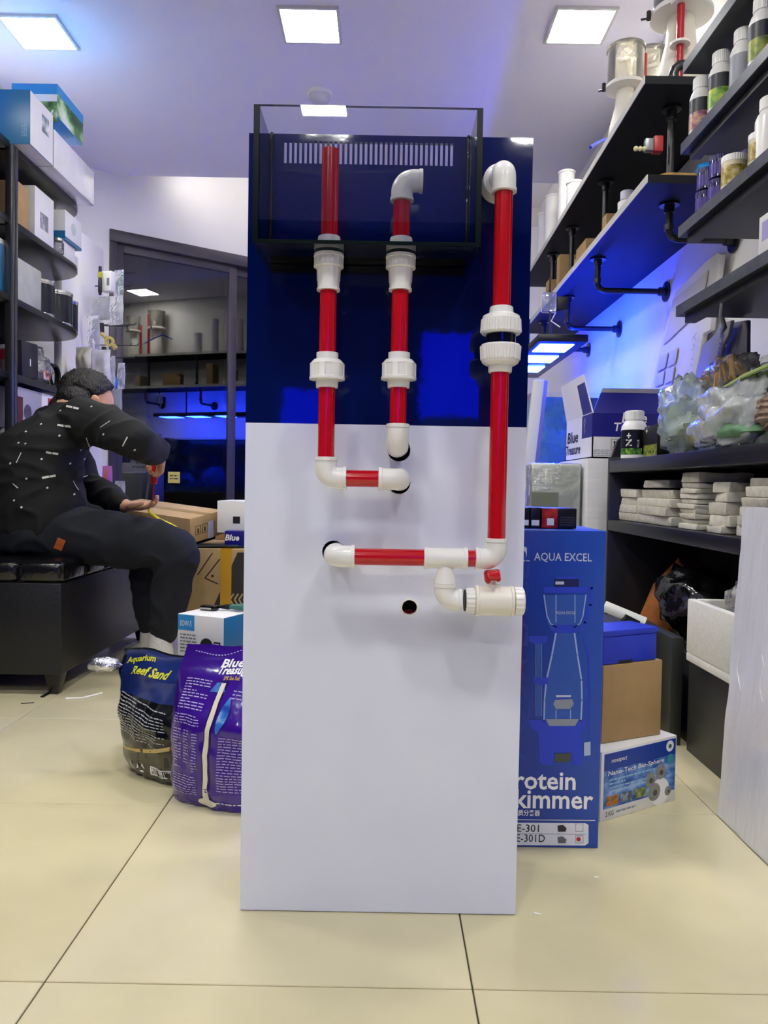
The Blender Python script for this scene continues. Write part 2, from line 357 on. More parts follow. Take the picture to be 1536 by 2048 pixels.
# black back panel with overflow slits
s0, s1 = at(568, 305, YD), at(906, 309, YD); sz1, sz0 = at(736, 284, YD).z, at(736, 329, YD).z
bp = MB(); NB = 34; pit = (s1.x-s0.x)/(NB-.45)
bp.box(xl, xr, YD, YD+.008, zt, sz0); bp.box(xl, xr, YD, YD+.008, sz1, zp)
bp.box(xl, s0.x, YD, YD+.008, sz0, sz1); bp.box(s0.x+(NB-1)*pit+pit*.55, xr, YD, YD+.008, sz0, sz1)
for i in range(NB-1): bp.box(s0.x+i*pit+pit*.55, s0.x+(i+1)*pit, YD, YD+.008, sz0, sz1)
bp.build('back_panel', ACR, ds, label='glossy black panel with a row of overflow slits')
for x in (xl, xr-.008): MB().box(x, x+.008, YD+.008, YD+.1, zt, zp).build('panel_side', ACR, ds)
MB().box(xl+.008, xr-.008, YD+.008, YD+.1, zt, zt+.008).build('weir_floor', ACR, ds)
# glass tank on the front
YF = 1.128
tz0, tz1 = at(735, 489, YF).z, at(735, 212, YF).z
tx0, tx1 = at(506, 350, YF).x, at(964, 350, YF).x
tk = thing('glass_tank', None, None, (0, YF, tz0)); del_keys = [k for k in tk.keys()]
tk.parent = ds; tk.matrix_parent_inverse = BASE[ds.name].inverted()
g = .008
TANKG = film('tank_glass', (.985, .993, .99), .01, 1.15)
MB().box(tx0+g, tx1-g, YF, YF+.006, tz0+.0055, tz1).build('front_pane', TANKG, tk)
for x in (tx0, tx1-g):
    b = MB(); b.box(x, x+g, YF+.0035, YD-.002, tz0, tz1); b.build('side_pane', TANKG, tk)
    MB().box(x, x+g, YF, YF+.0035, tz0, tz1).build('pane_edge', EDGE, tk)
MB().box(tx0+g, tx1-g, YF+.0035, YD-.002, tz0, tz0+.0055).build('bottom_pane', film('tank_floor_glass', (.25, .34, .36), .03, 1.5), tk)
MB().box(tx0+g, tx1-g, YF, YF+.0035, tz0, tz0+.0055).build('pane_edge', EDGE, tk)
SIL = mat('black_silicone', '050708', .25, bump=.3, bscale=60)
b = MB()
for x, sgn in ((tx0+g, 1), (tx1-g, -1)):
    b.tube([(x+sgn*.001, YD-.003, tz0+g), (x+sgn*.001, YD-.003, zp)], .0028, 8)
b.tube([(tx0+g, YD-.006, tz0+g), (tx1-g, YD-.006, tz0+g)], .005, 8); b.build('silicone_seam', SIL, tk, 40)
# overlap strip just under the tank, where the bracket of dark glass carries it
MB().box(tx0+.012, tx1-.012, YD-.012, YD-.001, tz0-.012, tz0-.001).build('carrier_plate', mat('dark_acrylic', '04080f', .12), tk)
# --- pipes
def seg(a, b): MB().cyl(a, b, PR, 28).build('pipe', RED, ds, 40)
def arc_elbow(name, p, d0, d1, arm, r=.0165, lip=.0, m=PVC, par=ds, open_end=None, R=None):
    """90 degree elbow: corner p, arms along d0 and d1"""
    p, d0, d1 = V(p), V(d0).normalized(), V(d1).normalized(); R = R or r*1.05
    pts = [p+d0*arm]; c = p+(d0+d1)*R
    for i in range(9):
        a = math.pi/2*i/8; pts.append(c-d1*math.cos(a)*R-d0*math.sin(a)*R)
    pts.append(p+d1*arm); b = MB(); b.tube(pts, r, 28)
    for d in (d0, d1): b.rev(p+d*(arm-.005), d, [(0, r), (.0005, r+.0012), (.0055, r+.0012), (.006, r-.001)], 28)
    return b.build(name, m, par, 40)
def ribbed(o, ax, prof, n, depth, nrib):
    """turned nut with grip ribs"""
    ax = V(ax).normalized(); b = MB(); vs = []
    for t, r, rib in prof:
        ring = b.ring(V(o)+ax*t, ax, 1, n)
        for i, q in enumerate(ring):
            d = q-(V(o)+ax*t); k = math.cos(2*math.pi*i*nrib/n); vs.append(V(o)+ax*t+d*(r+(depth*(1 if k > 0 else -1) if rib else 0)))
    fs = [(j*n+i, j*n+(i+1) % n, (j+1)*n+(i+1) % n, (j+1)*n+i) for j in range(len(prof)-1) for i in range(n)]
    fs += [tuple(range(n-1, -1, -1)), tuple((len(prof)-1)*n+i for i in range(n))]
    return b.add(vs, fs)
def zof(px, py): return at(px, py, YP).z
def vert_fittings(xa, ytop_pipe, yb):
    """bulkhead through the tank floor, socket, union; returns nothing"""
    x = at(*xa, YP).x
    MB().rev((x, YP, tz0+.0055), (0, 0, 1), [(0, .0195), (.007, .0195), (.0075, .017), (.012, .0175), (.018, .0165), (.019, .014)], 32).build('bulkhead_flange', PVC, ds, 40)
    z1 = tz0-.0025
    ribbed((x, YP, z1), (0, 0, -1), [(0, .0225, 0), (.004, .0228, 0), (.0045, .0215, 1), (.016, .0215, 1), (.0165, .0225, 0), (.019, .0225, 0), (.0195, .018, 0)], 96, .0007, 10).build('bulkhead_nut', PVC, ds, 25)
    zs = zof(xa[0], 582)
    ribbed((x, YP, z1-.0195), (0, 0, -1), [(0, .0178, 0), (.003, .0178, 1), (.02, .0172, 1), (.021, .0168, 0), (z1-.0195-zs-.004, .0163, 0), (z1-.0195-zs-.0035, .0175, 0), (z1-.0195-zs, .0175, 0)], 96, .0003, 12).build('socket', PVC, ds, 25)
    za = zof(xa[0]-4, 706); zb = zof(xa[0]-4, 776); L = za-zb
    un = ribbed((x, YP, za), (0, 0, -1), [(0, .0165, 0), (L*.2, .0165, 0), (L*.2, .0205, 0), (L*.32, .0262, 0), (L*.34, .0258, 1), (L*.68, .0258, 1), (L*.7, .0268, 0), (L*.77, .0268, 0), (L*.78, .0172, 0), (L, .0165, 0)], 96, .0006, 7).build('union_coupling', PVC, ds, 25)
    return x, zs, za, zb
# column A
xA, zsA, zaA, zbA = vert_fittings((658, 500), 300, 918)
b = MB(); b.hollow((xA, YP, tz0+g+.015), (xA, YP, zof(661, 300)), PR, PR-.0025, 28); b.build('pipe', RED, ds, 40)
seg((xA, YP, zsA+.005), (xA, YP, zaA-.005)); zeA = at(653, 956, YP).z
seg((xA, YP, zbA+.005), (xA, YP, zeA+.022)); 
arc_elbow('elbow', (xA, YP, zeA), (0, 0, 1), (1, 0, 0), .031)
xh = at(799, 956, YP).x; seg((xA+.027, YP, zeA), (xh-.024, YP, zeA))
arc_elbow('elbow', (xh, YP, zeA), (-1, 0, 0), (0, 1, 0), .031); MB().cyl((xh, YP+.03, zeA), (xh, YD+.05, zeA), .0155, 24).build('pipe_stub', PVC, ds, 40)
# column B
xB, zsB, zaB, zbB = vert_fittings((802, 500), 395, 853)
zeB1 = at(806, 362, YP).z
seg((xB, YP, tz0+g+.015), (xB, YP, zeB1-.02))
arc_elbow('elbow', (xB, YP, zeB1), (0, 0, -1), (1, 0, 0), .030)
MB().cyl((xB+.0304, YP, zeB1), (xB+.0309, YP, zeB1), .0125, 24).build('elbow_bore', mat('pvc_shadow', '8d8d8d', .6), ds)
seg((xB, YP, zsB+.005), (xB, YP, zaB-.005)); zeB = at(799, 890, YP).z
seg((xB, YP, zbB+.005), (xB, YP, zeB+.022))
arc_elbow('elbow', (xB, YP, zeB), (0, 0, 1), (0, 1, 0), .031); MB().cyl((xB, YP+.03, zeB), (xB, YD+.05, zeB), .0155, 24).build('pipe_stub', PVC, ds, 40)
# column C with the check valve
xC = at(1001, 700, YP).x; PR3 = .0137
zC1 = at(1006, 338, YP).z
arc_elbow('elbow', (xC, YP, zC1), (0, 0, -1), (0, 1, 0), .034, .0178)
MB().rev((xC-.001, YP+.036, zC1), (0, 1, 0), [(0, .019), (.004, .0255), (YD-YP-.038, .0265)], 32).build('wall_flange', PVC, ds, 40)
zv = [at(1003, y, YP).z for y in (614, 629, 669, 690, 731, 746)]
MB().cyl((xC, YP, zC1-.03), (xC, YP, zv[0]-.004), PR3, 28).build('pipe', RED, ds, 40)
ck = thing('check_valve', None, None, (xC, YP, zv[5])); ck.parent = ds; ck.matrix_parent_inverse = BASE[ds.name].inverted()
MB().rev((xC, YP, zv[1]-.001), (0, 0, 1), [(0, .0185), (zv[0]-zv[1], .0175), (zv[0]-zv[1]+.001, .016)], 32).build('collar', PVC, ck, 40)
MB().rev((xC, YP, zv[5]), (0, 0, 1), [(0, .0165), (.001, .0175), (zv[4]-zv[5]+.001, .0185)], 32).build('collar', PVC, ck, 40)
L = zv[1]-zv[2]; ribbed((xC, YP, zv[2]), (0, 0, 1), [(0, .0285, 0), (.0025, .03, 0), (.003, .0305, 1), (L*.72, .0295, 1), (L*.74, .029, 0), (L*.9, .0275, 0), (L, .022, 0)], 176, .0006, 44).build('grip_nut', PVC, ck, 25)
L = zv[3]-zv[4]; ribbed((xC, YP, zv[4]), (0, 0, 1), [(0, .022, 0), (L*.1, .027, 0), (L*.25, .029, 0), (L*.27, .0295, 1), (L-.003, .0305, 1), (L-.0025, .03, 0), (L, .0285, 0)], 176, .0006, 44).build('grip_nut', PVC, ck, 25)
MB().cyl((xC, YP, zv[3]-.002), (xC, YP, zv[2]+.002), .0228, 32).build('valve_body', film('valve_clear', (.25, .3, .5), .03, 1.6, dens=.05, col=(.1, .12, .3)), ck, 40)
MB().cyl((xC, YP, zv[3]-.002), (xC, YP, zv[2]+.002), .017, 24).build('valve_core', mat('valve_core_dark', '0a0d20', .3), ck, 40)
zD = at(990, 1118, YP).z
MB().cyl((xC, YP, zv[5]+.004), (xC, YP, zD+.024), PR3, 28).build('pipe', RED, ds, 40)
arc_elbow('elbow', (xC, YP, zD), (0, 0, 1), (-1, 0, 0), .031)
xt0, xt1 = at(848, 1118, YP).x, at(934, 1118, YP).x; xt = at(891, 1118, YP).x
seg((xC-.028, YP, zD), (xt1-.005, YP, zD))
te = MB(); te.cyl((xt0, YP, zD), (xt1, YP, zD), .0158, 28)
for q, d in ((xt0, 1), (xt1, -1)): te.rev((q-d*.0005, YP, zD), (d, 0, 0), [(0, .0145), (.0005, .0168), (.006, .0168), (.0065, .0155)], 28)
zc = at(891, 1166, YP).z
te.rev((xt, YP, zD-.004), (0, 0, -1), [(0, .0095), (.012, .0115), (.022, .0145), (zD-.004-zc, .0172)], 28); te.build('tee', PVC, ds, 40)
xw = at(668, 1118, YP).x; seg((xw+.026, YP, zD), (xt0+.004, YP, zD))
arc_elbow('elbow', (xw, YP, zD), (1, 0, 0), (0, 1, 0), .031); MB().cyl((xw, YP+.03, zD), (xw, YD+.05, zD), .0155, 24).build('pipe_stub', PVC, ds, 40)
ze = at(892, 1200, YP).z
MB().rev((xt, YP, zc+.0002), (0, 0, -1), [(0, .0166), (.0012, .0166)], 28).build('seal_ring', INK, ds, 40)
arc_elbow('elbow', (xt, YP, ze), (0, 0, 1), (1, 0, 0), zc-ze-.001)
v0 = at(931, 1200, YP).x; v1, v2, v3 = (at(px, 1200, YP).x for px in (949, 1027, 1047))
MB().rev((v0-.0022, YP, ze), (1, 0, 0), [(0, .0168), (.0014, .0168)], 28).build('seal_ring', INK, ds, 40)
bv = thing('ball_valve', None, None, (v1, YP, ze)); bv.parent = ds; bv.matrix_parent_inverse = BASE[ds.name].inverted()
ribbed((v0, YP, ze), (1, 0, 0), [(0, .017, 0), (.002, .0185, 1), (v1-v0-.001, .019, 1), (v1-v0, .0175, 0)], 96, .0005, 16).build('union_nut', PVC, bv, 25)
ribbed((v2, YP, ze), (1, 0, 0), [(0, .0175, 0), (.001, .0212, 1), (v3-v2-.002, .0212, 1), (v3-v2, .019, 0)], 96, .0005, 16).build('union_nut', PVC, bv, 25)
L = v2-v1; MB().rev((v1, YP, ze), (1, 0, 0), [(0, .018), (.001, .0232), (.005, .0237), (.006, .0225), (L-.006, .0225), (L-.005, .0237), (L-.001, .0232), (L, .018)], 40).build('valve_body', mat('ivory_pvc', 'f1eee0', .25), bv, 40)
xm = (v1+v2)/2-.002; MB().rev((xm, YP, ze+.018), (0, 0, 1), [(0, .0115), (.008, .0105), (.009, .007), (.014, .007)], 24).build('stem_collar', mat('ivory_pvc', 'f1eee0', .25), bv, 40)
b = MB(); b.box(-.0125, .0125, -.006, .006, 0, .02); b.box(-.009, .009, -.03, .006, .009, .02)
T = Matrix.Translation((xm, YP, ze+.028)) @ Matrix.Rotation(math.radians(-8), 4, 'Y'); b.v = [T @ V(q) for q in b.v]
b.build('handle', mat('red_handle', 'd3121e', .3), bv, bev=.004)
for k in (tk, ck, bv):
    for q in list(k.keys()): del k[q]
# ================================================================ left side: shelving, bench, boxes
def boxt(name, label, cat, x0, x1, y0, y1, z0, z1, m, faces=None, group=None, bev=.002, T=None, parent=None):
    b = MB(); b.box(x0, x1, y0, y1, z0, z1, T)
    if faces: b.mi = list(faces)          # bottom, top, front(-y), right(+x), back, left
    o = b.build(name, m, parent, bev=bev)
    if parent is None: tag(o, label, cat, group)
    return o
def boxe(name, label, cat, x0, x1, y0, y1, z0, z1, m, faces=None, group=None, bev=.002, rz=0.):
    """box that carries prints: an Empty with a body; returns (root, local-to-world matrix)"""
    c = V((x0+x1)/2, (y0+y1)/2, z0); t = thing(name, label, cat, c, rz, group)
    b = MB(); b.box(x0-c.x, x1-c.x, y0-c.y, y1-c.y, 0, z1-z0)
    if faces: b.mi = list(faces)
    b.build('body', m, t, bev=bev, world=False); return t
SHX, SHB = -1.5, -1.93
LZ = (.20, .515, .83, 1.135, 1.44, 1.745, 2.04)         # tops of the shelves
su = thing('shelf_unit', 'tall black shelf unit with rounded ends along the left wall', 'shelving', (SHX-.2, 3.1, 0))
SHM = mat('black_shelf_board', '0a0a0e', .3, var=.3, vscale=14, spec=.6)
for z in LZ:
    pts = [(SHX, 3.10), (SHX, 3.70)]
    for i in range(1, 9): a = math.pi/2*i/8; pts.append((SHX-.22*(1-math.cos(a)), 3.70+.24*math.sin(a)))
    pts += [(SHB, 3.94), (SHB, 3.10)]
    MB().poly([(x, y, z-.028) for x, y in pts], (0, 0, .028)).build('shelf', SHM, su, bev=.003)
    MB().box(SHB, SHX, 2.05, 3.08, z-.028, z).build('shelf', SHM, su, bev=.003)
for x in (SHX+.012, SHB): MB().box(x-.03, x, 3.076, 3.098, 0, 2.03).build('post', mat('grey_black_post', '2a2b30', .25, spec=.7), su, bev=.003); MB().box(x-.03, x, 3.102, 3.126, 0, 2.03).build('post', mat('grey_black_post', '2a2b30', .25, spec=.7), su, bev=.003)
MB().box(SHB-.012, SHB, 2.05, 3.94, 0, 2.04).build('back_board', BLACKM, su)
MB().box(SHX-.02, SHX+.01, 2.05, 2.08, 0, 2.03).build('post', mat('grey_black_post', '2a2b30', .25, spec=.7), su, bev=.003)
# ---- on top of the unit
TEAL = mat('teal_print', '1a6f9c', .35, var=.1, vscale=6)
LBLUE = mat('light_blue_print', '2f93d6', .3, var=.06)
zt0 = LZ[6]+.001
P = atz(60, 288, zt0); hT = at(60, 179, P.y).z; yb = atx(106, 344, P.x).y
t = boxe('product_box', 'teal and white product box on top of the shelf unit', 'box', P.x-.3, P.x, P.y, yb, zt0, hT, [TEAL, CARDW], (1, 0, 0, 1, 0, 0))
fine_print(t, (P.x-.03, P.y-.0002, zt0+.03), (0, 0, 1), (-1, 0, 0), .06, 3, .009, .004, mat('pale_teal_ink', '7fb6cf', .4), 7)
MB().box(P.x, P.x+.0006, P.y+.5*(yb-P.y), P.y+.8*(yb-P.y), zt0+.1, zt0+.17).build('printed_picture', picmat('pump_picture', ('f0f0ee', '6f8490', '3a4a60'), 20), t)
yw0, yw1 = yb+.012, atx(189, 430, P.x).y
zw = atx(190, 345, P.x).z
WRAP = mat('film_wrapped_white', 'e6e6e6', .14, var=.05, vscale=9, bump=.25, bscale=18, coat=.6)
boxt('wrapped_carton', 'glossy film wrapped white carton at the end of the top shelf', 'box', P.x-.3, P.x, yw0, yw1, zt0, zw, WRAP, bev=.008)
# upright aquarium kit box behind
ux = P.x-.31; uy0 = 3.30; uz = at(112, 160, uy0).z
ux = at(108, 160, uy0).x; uy1 = atx(166, 300, ux).y
ux0 = at(16, 155, uy0).x
t = boxe('kit_box', 'upright blue and green aquarium kit box behind the teal box', 'box', ux0, ux, uy0+.03, uy1, hT+.002, uz, [LBLUE, picmat('planted_tank_print', ('10321c', '3f7a35', 'b8d8a0', 'e8eef0'), 14)], (0, 0, 0, 1, 0, 0))
boxt('kit_support', 'plain white carton under the blue kit box', 'box', ux0, ux, uy0+.36, uy1, zw+.002, hT, CARDW) if False else None
MB().box(ux0, ux, uy0+.0292, uy0+.03, uz-.075, uz-.045).build('white_stripe', WINK, t)
MB().box(ux0, ux, uy0+.0292, uy0+.03, uz-.16, uz-.075).build('printed_picture', picmat('planted_tank_print_b', ('27471f', '6a9a4a', 'c5d8b8'), 18), t)
MB().box(ux, ux+.0008, uy0+.03, uy1, uz-.04, uz).build('top_band', LBLUE, t)
text(t, 'UV', (ux-.075, uy0+.0284, uz-.145), (1, 0, 0), (0, 0, 1), h=.035, m=WINK, bold=.02)
# blue plastic bag at the very left
def blob(name, label, cat, c, r, m, amp=.25, f=2.2, seed=1, n=28, k=18, flat=0., parent=None, group=None, smooth=60, world=True):
    def fn(u):
        q = crumple(u, amp, f, seed)
        if flat and q.z < -flat: q.z = -flat
        return q
    o = MB().ball(c, r, n, k, fn).build(name, m, parent, smooth, world=world)
    if parent is None: tag(o, label, cat, group)
    return o
bz = (2.40+LZ[6])/2
t = blob('plastic_bag', 'blue plastic bag stuffed beside the teal box at the left edge', 'bag', (-1.7, 2.93, zt0+.19), (.13, .11, .24), mat('blue_plastic_film', '2d55d8', .25, var=.25, vscale=9), .2, 2.5, 5, flat=.8)
# ---- hook panel beyond the end of the unit
PX = -1.67
pg = thing('hook_panel', 'white hook panel for hanging packs between shelf unit and glass door', 'display panel', (PX, 4.25, 0))
MB().box(PX-.04, PX, 3.98, 4.56, 0, 2.06).build('board', WALLM, pg, bev=.002)
hooks = [(186, 612, 1), (186, 651, 1), (200, 545, 1), (190, 572, 0), (200, 649, 1), (205, 690, 1), (205, 742, 1), (200, 715, 0), (206, 795, 1), (190, 690, 0)]
for hx, hy, up in hooks:
    q = atx(hx, hy, PX); b = MB(); e = q+V(.2, 0, 0)
    b.tube([q, e, e+V(.012, 0, .014)], .0028, 6); b.build('hook', BLKPIPE, pg, 40)
def pack(name, label, px0, py0, px1, py1, Y, m, seed, th=.018, rz=-.35, head=None, cat='pack'):
    """flat hanging pack, pillow shaped"""
    a, b_ = at(px0, py1, Y), at(px1, py0, Y); w, h = b_.x-a.x, b_.z-a.z; w /= math.cos(rz)
    t = thing(name, label, cat, ((a.x+b_.x)/2, Y, a.z), rz, 'packs hanging from the hook panel')
    N1, N2 = 12, 14; mb = MB(); r = random.Random(seed); vs = []
    for s in (-1, 1):
        for j in range(N2+1):
            for i in range(N1+1):
                u, v = i/N1*2-1, j/N2
                d = th*max(0, (1-u*u))**.6*max(0, math.sin(math.pi*min(1, v*1.02)))**.5
                d *= 1+.5*mnoise.noise(V(u*2, v*3, seed+s))
                vs.append((u*w/2*(1-.04*math.sin(v*9+seed)), s*d, v*h))
    F = []
    k = (N1+1)*(N2+1)
    for s in (0, 1):
        for j in range(N2):
            for i in range(N1):
                q = s*k+j*(N1+1)+i; F.append((q, q+1, q+N1+2, q+N1+1))
    mb.add(vs, F); mb.build('pouch', m, t, 60, world=False)
    if head: MB().box(-w/2, w/2, -.003, .003, h*.86, h*1.0).build('header_card', head, t, world=False)
    return t
CLP = film('pack_film', (.9, .92, .92), .1, 2.0, dens=.4, col=(.85, .87, .88), bump=1.0, bscale=30)
CLW = film('milky_pack_film', (.8, .82, .85), .15, 2.0, dens=.55, col=(.8, .83, .88), bump=.8, bscale=30)
t = boxe('small_carton', 'small white hanging carton beside the yellow marker on the hook panel', 'box', *(lambda a, b: (a.x, b.x, 4.2, 4.24, a.z, b.z))(at(203, 582, 4.2), at(226, 542, 4.2)), CARDW, rz=-.3); t['group'] = 'packs hanging from the hook panel'
MB().box(.004, .02, -.0206, -.02, .03, .07).build('printed_mark', mat('grey_ink', '77777c', .5), t, world=False)
a = at(200, 590, 4.18); b_ = at(200, 533, 4.18)
t = thing('brush', 'black and yellow cleaning brush hanging on the hook panel', 'brush', (a.x, 4.18, a.z), 0, 'packs hanging from the hook panel')
h = b_.z-a.z
MB().rev((0, 0, 0), (0, 0, 1), [(0, .006), (.02, .011), (h*.55, .01), (h*.58, .007), (h*.6, .007)], 12).build('handle', INK, t, 40, world=False)
MB().rev((0, 0, h*.6), (0, 0, 1), [(0, .012), (h*.2, .012)], 12).build('sleeve', mat('olive_yellow', 'a8a628', .4), t, 40, world=False)
MB().rev((0, 0, h*.8), (0, 0, 1), [(0, .009), (h*.2, .008)], 12).build('cap', INK, t, 40, world=False)
pack('hanging_pack', 'clear pack with a blue-green coil hanging at the upper right of the hook panel', 226, 540, 249, 592, 4.30, film('teal_pack_film', (.75, .88, .9), .1, 2.4, dens=.3, col=(.55, .7, .72), bump=1, bscale=30), 3)
pack('hanging_pack', 'clear pack with a red part hanging in the middle of the hook panel', 178, 594, 222, 640, 4.16, CLP, 4, head=None)
blob('red_part', None, None, (at(200, 616, 4.16).x, 4.155, at(200, 620, 4.16).z), (.022, .01, .018), mat('dull_red_plastic', 'b0443c', .4), .3, 3, 2, 12, 8, parent=t) if False else None
pack('hanging_pack', 'wide grey frosted pack hanging at the right of the hook panel', 214, 592, 249, 650, 4.27, CLW, 6)
pack('hanging_pack', 'blue-white pack with small hardware hanging left of the yellow fitting', 172, 632, 202, 700, 4.12, CLW, 7)
pack('hanging_pack', 'white printed bag hanging lowest above the dark haired head', 180, 700, 222, 770, 4.02, mat('white_printed_pouch', 'dddbe6', .3, var=.12, vscale=25, bump=.3, bscale=20), 8, th=.03, rz=-.2)
pack('hanging_pack', 'cream pack of tubes hanging under the rounded shelf end', 150, 694, 184, 742, 3.99, mat('cream_pouch', 'd8d5c2', .35, var=.15, vscale=12, bump=.3), 9, th=.03)
pack('hanging_pack', 'grey white pouch hanging beside the glass door, low on the panel', 210, 712, 232, 780, 4.3, CLW, 10)
pack('hanging_pack', 'blue tipped pouch hanging beside the clear zip bag', 220, 755, 236, 778, 4.33, mat('blue_pouch', '2a6fc4', .3, var=.2, vscale=20), 11)
pack('hanging_pack', 'small clear zip bag hanging lowest at the right of the hook panel', 234, 726, 251, 778, 4.36, CLP, 12)
pack('hanging_pack', 'long grey pouch hanging behind the seated person', 214, 778, 246, 850, 4.3, mat('silver_grey_pouch', '9aa0ac', .3, var=.15, vscale=15, bump=.3), 13)
a = at(219, 683, 4.3)
t = thing('valve_fitting', 'yellow plastic ring fitting hanging on the hook panel', 'fitting', a, 0, 'packs hanging from the hook panel')
YEL = mat('ivory_yellow_plastic', 'cdbb6a', .35)
b = MB(); b.hollow((0, -.008, 0), (0, .008, 0), .028, .014, 20); b.build('ring', YEL, t, 40, world=False)
b = MB(); b.cyl((-.02, 0, .02), (-.045, 0, .045), .012, 12); b.build('spout', YEL, t, 40, world=False); MB().cyl((.02, 0, -.02), (.036, 0, -.04), .014, 12).build('spout', YEL, t, 40, world=False)
b = MB(); b.rev((-.045, 0, .05), (0, 0, 1), [(0, .016), (.05, .013)], 12); b.build('grip', INK, t, 40, world=False); MB().rev((-.03, 0, -.09), (0, 0, 1), [(0, .02), (.06, .012)], 12).build('grip', INK, t, 40, world=False)
# ---- shelf at 1.745
z = LZ[5]+.001; xf = SHX-.02
def sb(px0, px1, pyt, zb, xx=xf):      # y range and top height of a box whose face stands at x = xx
    a, b_ = atx(px0, pyt, xx), atx(px1, pyt, xx); return a.y, b_.y, a.z
y0, y1, zz = sb(34, 57, 360, z); boxt('kraft_box', 'plain kraft box next to the shelf post, upper left shelf', 'box', -1.8, xf, y0, y1, z, zz, KRAFT)
y0, y1, zz = sb(70, 108, 370, z); t = boxe('product_box', 'white product box with grey pump picture standing on the upper left shelf', 'box', -1.75, xf, y0, y1, z, zz, CARDW)
MB().box(xf, xf+.0008, y0+.05, y0+.13, z+.06, z+.13).build('printed_picture', picmat('pump_picture_b', ('e8e8e8', '8a8a90', '55585e'), 26), t)
y0, y1, zz = sb(122, 150, 505, z); t = boxe('product_box', 'small white box lying under the blue-striped box', 'box', -1.75, xf, y0, y1, z, z+.085, CARDW)
y0b, y1b, _ = sb(136, 168, 430, z); zt1 = atx(136, 428, xf).z
t = boxe('product_box', 'white box with blue base stripe stacked on the upper left shelf', 'box', -1.76, xf+.012, y0b-.06, y1b-.06, z+.087, zt1, [CARDW, TEAL], (1, 0, 0, 0, 0, 0))
MB().box(-1.76, xf+.012, y0b-.0608, y0b-.06, z+.087, z+.125).build('blue_stripe', TEAL, t); MB().box(xf+.012, xf+.0128, y0b-.06, y1b-.06, z+.087, z+.1).build('blue_stripe', TEAL, t)
MB().cyl((xf+.012, (y0b+y1b)/2-.06, z+.16), (xf+.0128, (y0b+y1b)/2-.06, z+.16), .028, 20).build('printed_badge', mat('pale_green_ink', 'bcd0c8', .4), t)
boxt('long_box', 'long plain white box at the rounded end of the upper left shelf', 'box', -1.72, -1.565, y1+.006, 3.925, z, z+.085, CARDW)
q = atx(118, 500, xf+.005); t = thing('glass_jar', 'small clear jar in front of the white boxes on the upper left shelf', 'jar', (xf-.01+.012, q.y, z))
MB().rev((0, 0, 0), (0, 0, 1), [(0, .022), (.004, .025), (.05, .025), (.058, .018)], 20).build('jar_body', CELLO, t, 40, world=False); MB().cyl((0, 0, .058), (0, 0, .07), .02, 20).build('lid', mat('steel_lid', 'b9b9b4', .25, metal=1), t, 40, world=False)
# ---- shelf at 1.44
z = LZ[4]+.001
y0, y1, zz = sb(33, 84, 534, z)
boxt('wrapped_box', 'grey-white box in matt film next to the shelf post, middle left shelf', 'box', -1.78, xf, y0, y1, z, z+.18, mat('matt_film_box', 'b9bcb2', .3, var=.12, vscale=14, bump=.2, bscale=25), bev=.008)
CHR = mat('silver_foil', 'c4c4c2', .16, metal=.9, var=.3, vscale=7)
JSL = mat('jar_sleeve', '30323a', .2, metal=.6, var=.6, vscale=5)
for k, (pa, pb, lab) in enumerate(((88, 125, 'silver and black cylinder tin nearest the wrapped box'), (127, 158, 'silver and black cylinder tin in the middle of three'), (160, 172, 'silver and black cylinder tin nearest the rounded shelf end'))):
    ya, yb2 = atx(pa, 600, xf).y, atx(pb, 600, xf).y; r = (yb2-ya)/2*.9 if k < 2 else .045
    t = thing('tin', lab, 'tin', (xf-r-(0 if k < 2 else .04), (ya+yb2)/2 + (0 if k < 2 else .03), z), 0, 'cylinder tins on the middle left shelf')
    hh = .165
    MB().rev((0, 0, 0), (0, 0, 1), [(0, r), (.008, r*1.02), (.012, r), (hh-.012, r), (hh-.01, r*1.03), (hh, r*1.03), (hh, r*.95), (hh-.004, r*.94)], 28).build('can', CHR, t, 40, world=False)
    MB().rev((0, 0, .018), (0, 0, 1), [(0, r*1.004), (hh-.035, r*1.004)], 28, False).build('sleeve', JSL, t, 40, world=False)
# ---- shelf at 1.135
z = LZ[3]+.001
t = thing('black_carton', 'upright black carton leaning on the lower left shelf', 'box', (xf-.05, atx(58, 740, xf).y+.015, z+.005), .0)
MB().box(-.05, .05, -.075, .075, 0, .15, Matrix.Rotation(.05, 4, 'X')).build('body', mat('matt_black_card', '1b1b22', .4), t, bev=.002, world=False)
MB().box(.0502, .0508, -.004, .004, .05, .08, Matrix.Rotation(.05, 4, 'X')).build('printed_mark', WINK, t, world=False)
q = atx(37, 720, xf); t = thing('supplement_jar', 'small jar with red and blue label squeezed beside the black carton', 'jar', (xf-.04, q.y-.012, z))
MB().rev((0, 0, 0), (0, 0, 1), [(0, .03), (.1, .03), (.105, .026)], 20).build('jar_body', mat('rosy_jar', '9a7a72', .4, var=.3, vscale=20), t, 40, world=False)
MB().rev((0, 0, .06), (0, 0, 1), [(0, .0304), (.04, .0304)], 20, False).build('jar_label', mat('red_blue_label', 'b02a3a', .4), t, 40, world=False); MB().cyl((0, 0, .105), (0, 0, .12), .03, 20).build('lid', WHITE, t, 40, world=False)
q = atx(92, 745, xf); t = thing('cellophane_bag', 'clear bag of gravel with red and blue print on the lower left shelf', 'bag', (xf-.05, q.y, z))
blob('bag_film', None, None, (0, 0, .075), (.06, .085, .085), CELLO, .35, 2.6, 3, flat=.85, parent=t, world=False)
blob('contents', None, None, (0, 0, .05), (.045, .07, .05), mat('pale_gravel', 'c9c6b4', .7, var=.5, vscale=80, bump=.6, bscale=90), .25, 3, 4, flat=.85, parent=t, world=False)
